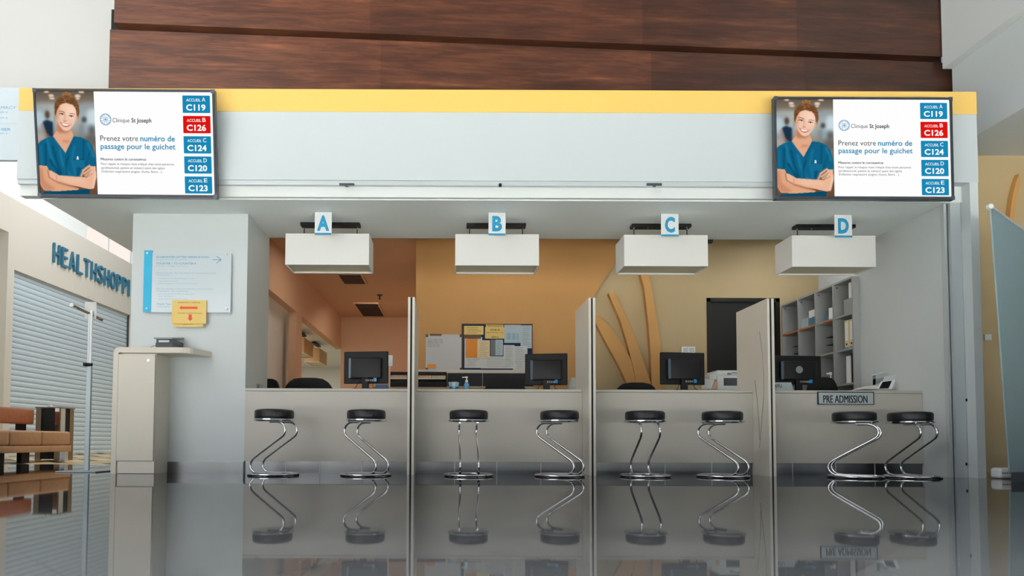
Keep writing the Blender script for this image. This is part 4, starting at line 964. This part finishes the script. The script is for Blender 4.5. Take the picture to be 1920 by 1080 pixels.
MB().prism([(P(1332,710,FY).x, FY+.02, P(1332,710,FY).z), (a_.x+.01, FY+.02, P(1340,712,FY).z), (a_.x+.01, FY+.02, P(1348,697,FY).z), (P(1332,702,FY).x, FY+.02, P(1332,702,FY).z)], (0, .22, 0)).build('handset_cradle', PRINTW, fx)
t = thing('paper_sheaf', 'fan of white papers leaning between monitor and fax on counter C', 'papers', (xt(1327,729,6.4), 6.4, zc))
MB().prism([P(1316,729.3,6.38), P(1334,729.3,6.38), P(1340,712,6.38), P(1319,710,6.38)], (0,.02,0)).build('sheet', PAPER, t)
MB().prism([P(1334,729.3,6.41), P(1343,729.3,6.41), P(1345,716,6.41), P(1341,714,6.41)], (0,.02,0)).build('brown_folder', TERRA, t)
# bay D: name plate, sign, phone
t = thing('name_plate', 'silver name plate reading AYU on the pre admission counter by the divider', 'sign', (xt(1467,730,6.1), 6.1, zc))
a_, b_ = P(1450, 729, 6.1), P(1480.5, 717.5, 6.1)
MB().add([(a_.x,6.05,zc),(b_.x+.015,6.05,zc),(b_.x,6.07,b_.z),(a_.x,6.07,b_.z),(a_.x,6.12,zc),(b_.x+.015,6.12,zc),(b_.x,6.075,b_.z),(a_.x,6.075,b_.z)], [(0,1,2,3),(5,4,7,6),(1,5,6,2),(4,0,3,7),(3,2,6,7),(0,4,5,1)]).build('plate', SIGNG, t)
m_ = MB(); q = P(1453, 726.5, 6.05); q.y = 6.054; add_text(m_, 'AYU', q, P(1466.5,726.5,6.05).x-q.x, .034, bold=.5, yd=(0,.32,.947)); 
m_.build('lettering', INK, t)
a_, b_ = P(1533.5, 758, YC-.012), P(1638, 735, YC-.012)
t = thing('counter_sign', 'silver plate with black words PRE ADMISSION on the right counter front', 'sign', ((a_.x+b_.x)/2, YC-.01, a_.z))
MB().box((a_.x, YC-.014, a_.z), (b_.x, YC-.0005-.006, b_.z)).build('plate', SIGNG, t)
m_ = MB(); 
for c in (((a_.x,a_.z),(a_.x+.004,b_.z)),((b_.x-.004,a_.z),(b_.x,b_.z)),((a_.x,b_.z-.006),(b_.x,b_.z)),((a_.x,a_.z),(b_.x,a_.z+.003))): m_.box((c[0][0]-.001, YC-.017, c[0][1]-.001), (c[1][0]+.001, YC-.006, c[1][1]+.001))
m_.build('frame', INK, t)
m_ = MB(); q = P(1544, 755, YC-.016); add_text(m_, 'PRE ADMISSION', (q.x, YC-.0155, P(1544,755.3,YC).z), P(1626.5,755,YC-.016).x-q.x, .069, bold=1.5); m_.build('lettering', INK, t)
PY_ = 6.25
t = thing('desk_phone', 'cream desk phone with dark display beside the right wall on the counter', 'phone', (xt(1655,729,PY_), PY_, zc))
MB().prism([P(1617,729.6,PY_), P(1653,729.6,PY_), P(1655,722,PY_), P(1640,722.5,PY_), P(1628,724.5,PY_)], (0,.18,0)).build('base', PRINTW, t)
MB().prism([P(1645,729.3,PY_-.02), P(1672,729.3,PY_-.02), P(1679,712,PY_-.02), P(1654,715,PY_-.02)], (0,.015,0)).build('display_housing', CARD, t)
MB().prism([P(1648.5,728.6,PY_-.022), P(1666,728.2,PY_-.022), P(1672.5,713.8,PY_-.022), P(1655,716,PY_-.022)], (0,.002,0)).build('display', BLACK, t)
t = thing('document_stand', 'tilted white document stand with sheet against the right wall', 'holder', (xt(1680,729,6.35), 6.35, zc))
MB().prism([P(1668,729.3,6.32), P(1683,729.3,6.32), P(1689,701,6.32), P(1660,706,6.32), P(1656,715,6.32)], (0,.012,0)).build('sheet', PAPER, t)
MB().prism([P(1683,729.3,6.318), P(1686.5,729.3,6.318), P(1691.5,700,6.318), P(1688,700,6.318)], (0,.03,0)).build('back_board', DGREY, t)
m_ = MB(); m_.prism([P(1637,722,6.42), P(1664,713,6.42), P(1664,706,6.42), P(1637,711,6.42)], (0,.004,0)); 
t = tag(m_.build('clear_folder', mat('grey_folder', (150,160,158), .4)), 'translucent grey folder upright behind the desk phone', 'folder')
MB().prism([P(1634,705,6.418), P(1671,697,6.418), P(1671,694,6.418), P(1634,701.5,6.418)], (0,.002,0)).build('label_strip', PAPERB, t)
MB().prism([P(1637,729.5,6.42), P(1642,729.5,6.42), P(1642,700.5,6.42), P(1637,702,6.42)], (0,.006,0)).build('spine', GREYP, t)
# ================================================================== SHELF UNIT (right rear)
SX0, SX1 = 4.30, 4.74
ysd = [6.85, 7.20, 7.56, 7.94, 8.33]; zss = [.18, .56, .94, 1.32, 1.70, 2.09]
su = thing('open_shelf_unit', 'tall grey open shelf unit with square compartments along the right wall', 'shelf', ((SX0+SX1)/2, 7.6, 0))
for k, y in enumerate(ysd):
    MB().box((SX0, y-.011 if 0 < k else y-.009, 0), (SX1-.004, y+.011, zss[-1])).build('upright', SHELFM, su)
for k, z in enumerate(zss):
    for j in range(4):
        MB().box((SX0+.002, ysd[j]+.0112, z-.011), (SX1-.012, ysd[j+1]-.0112, z+.011)).build('shelf_board', SHELFM, su)
MB().box((SX1-.012, ysd[0], 0), (SX1-.004, ysd[-1], zss[-1])).build('back_panel', SHELFM, su)
dk = MB()
for y in ysd[1:]:
    for z in (zss[-1]-.04,): dk.lathe([(0,-.003),(.008,-.003),(.008,0),(0,0)], (SX0+.04, y-.011, z), 10, 'Y')
dk.build('cam_screw', DGREY, su)
def sbox(name, lab, cat, row, y0, y1, h, m_, x0=SX0+.03, d=.25, lift=0, grp=None):
    z = zss[row]+.011+lift; o = MB().rbox((x0, y0, z), (x0+d, y1, z+h), .003).build(name, m_); return tag(o, lab, cat, grp)
for i, (y0, y1) in enumerate(((6.87, 6.945), (6.955, 7.03))):
    t = thing('ring_binder', 'cream spined ring binder, %s of the pair in the nearest shelf column' % ('right' if i == 0 else 'left'), 'binder', (SX0+.15, (y0+y1)/2, zss[3]+.011), 'ring binders in the shelf unit')
    MB().rbox((SX0+.02, y0, zss[3]+.011), (SX0+.3, y1, zss[3]+.325), .003).build('cover', BINDER, t)
    MB().box((SX0+.0185, y0+.012, zss[3]+.1), (SX0+.02, y1-.012, zss[3]+.3)).build('spine_label', CARD, t)
    MB().lathe([(.0,0),(.012,0),(.012,.003),(0,.003)], (0,0,0), 12).add([], []) 
    ho = MB(); c_ = (SX0+.018, (y0+y1)/2, zss[3]+.06); ho.add([(c_[0], c_[1]+.013*math.cos(k*math.tau/12), c_[2]+.013*math.sin(k*math.tau/12)) for k in range(12)], [tuple(range(12))]); ho.build('finger_hole', INK, t)
    MB().box((SX0+.0185, y0+.002, zss[3]+.012), (SX0+.02, y1-.002, zss[3]+.03)).build('bottom_band', INKB, t)
sbox('carton', 'white carton at the top of the nearest shelf column', 'box', 4, 6.88, 6.96, .17, CARD, lift=.17); sbox('folder_stack', 'terracotta folder stack under the white top carton', 'folder', 4, 6.87, 7.05, .17, SHELFM)
sbox('storage_box', 'blue storage box on the top shelf, third column from the front', 'box', 4, 7.60, 7.76, .10, BOXBL); sbox('storage_box', 'white lid box resting on the blue box in the shelf unit', 'box', 4, 7.61, 7.75, .09, CARD, lift=.102)
sbox('storage_box', 'pale blue storage box left of the blue box in the shelf unit', 'box', 4, 7.78, 7.92, .12, PAPERB)
sbox('storage_box', 'slate storage box on the top shelf, second column', 'box', 4, 7.36, 7.54, .1, BOXBL, x0=SX0+.1)
for y, h, lab in ((7.25, .26, 'tall'), (7.325, .14, 'short')): tag(MB().lathe([(0,0),(.032,0),(.032,h),(0,h)], (SX0+.06, y, zss[4]+.011), 20).build('paper_roll', CARD, smooth=40), lab + ' white cylinder standing on the second column top shelf', 'roll')
for (j, lab) in ((0, 'nearest'), (1, 'second'), (2, 'third'), (3, 'farthest')):
    if j == 0: continue
    MBo = MB().box((SX0-.002, ysd[j]+.02, zss[4]-.012), (SX0+.0, ysd[j+1]-.02 if j != 1 else ysd[j]+.2, zss[4]+.01)); MBo.build('edge_strip', SHELFD, su)
tray_ = MB()
for (y0, y1, row, lab) in ((7.215, 7.38, 3, 'second'), (7.96, 8.1, 3, 'farthest')):
    m_ = MB(); z = zss[row]+.011
    for k in range(3): m_.box((SX0+.02, y0, z+k*.09), (SX0+.3, y1, z+k*.09+.006))
    m_.box((SX0+.02, y0, z), (SX0+.3, y0+.005, z+.19)); tag(m_.build('letter_tray', BLACK), 'black letter tray in the %s column of the shelf unit' % lab, 'tray', 'black trays in the shelf unit')
sbox('ring_binder', 'white box file in the nearest column below the cream binders', 'binder', 2, 6.955, 7.03, .3, CARD, grp='lower files'); sbox('ring_binder', 'black file right of the white box file in the shelf unit', 'binder', 2, 6.87, 6.94, .32, BLACKM, grp='lower files')
sbox('ring_binder', 'white lower file just above the counter in the shelf unit', 'binder', 1, 6.955, 7.03, .3, CARD, grp='lower files')
pump('blue hand gel pump bottle in the shelf unit behind counter D', 1557.5, 698, 7.13, zc-.02, nx=-1)
# small table carrying that bottle
t = thing('rear_desk', 'rear desk behind the pre admission counter below the shelf unit', 'desk', (3.9, 7.1, 0))
MB().box((3.35, 7.08, zc-.06), (4.28, 7.6, zc-.02)).build('desktop', KIOSK, t)
for x in (3.38, 4.22):
    for y in (7.1, 7.54): MB().box((x, y, 0), (x+.03, y+.03, zc-.06)).build('leg', GREYP, t)
# ================================================================== LIGHT
w = bpy.data.worlds.new('world'); sc.world = w; w.use_nodes = True
w.node_tree.nodes['Background'].inputs[0].default_value = (.86, .93, 1.0, 1); w.node_tree.nodes['Background'].inputs[1].default_value = .38
def area(name, loc, target, sx_, sy_, power, col=(1,1,1)):
    l = bpy.data.lights.new(name, 'AREA'); l.shape = 'RECTANGLE'; l.size = sx_; l.size_y = sy_; l.energy = power; l.color = col
    o = bpy.data.objects.new(name, l); C.objects.link(o); o.location = loc; o.rotation_euler = (Vector(target)-Vector(loc)).to_track_quat('-Z', 'Y').to_euler(); return o
area('high_front_fill', (-5.5, 0, 6.5), (-1.5, 5, 1.8), 6, 4, 205, (1, .98, .94))  # unseen area light added high up so the fronts darken downwards
o = area('floor_bounce_fill', (0, -1.6, 6.5), (0, -1.6, 0), 12, 4, 5200, (.96, .995, 1)); o.data.spread = math.radians(60)  # unseen narrow light added to feed the pale bounce floor
area('hall_window', (-7.5, -6.5, 2.6), (1, 6, 2.0), 10, 4, 330, (.97, .98, 1))
area('office_light_front', (1.6, 7.5, 2.88), (1.6, 7.9, 0), 3, .6, 7, (1, .97, .9))
area('office_light_orange', (.3, 7.0, 2.88), (.2, 8.3, 1.2), 1.2, .3, 2.5, (1, .86, .66))
area('office_light_back', (-1.2, 11.6, 2.8), (-1.2, 12.5, 0), 1.2, 2, 22, (1, .92, .82))
area('office_fill_left', (-1.3, 8.6, 2.9), (-1.3, 8.8, 0), 1, 1.2, 15, (1, .94, .84))  # unseen light added to brighten the room behind lamp A
area('office_light_right', (4.0, 7.4, 2.88), (4.2, 7.6, 0), 1, 1, 10, (.95, .97, 1))
area('corridor_light', (-4.0, 14.5, 2.38), (-4.0, 14.5, 0), 1.6, 6, 60, (1, .98, .92))
area('shop_light', (-4.5, 11, 6.5), (-7.6, 13, 2), 3, 6, 300, (1, 1, 1))
sc.view_settings.view_transform = 'Standard'; sc.view_settings.look = 'None'; sc.view_settings.gamma = 1; sc.view_settings.exposure = -.12
sc.view_settings.use_curve_mapping = False
for o in bpy.data.objects:
    if '_o' in o: del o['_o']
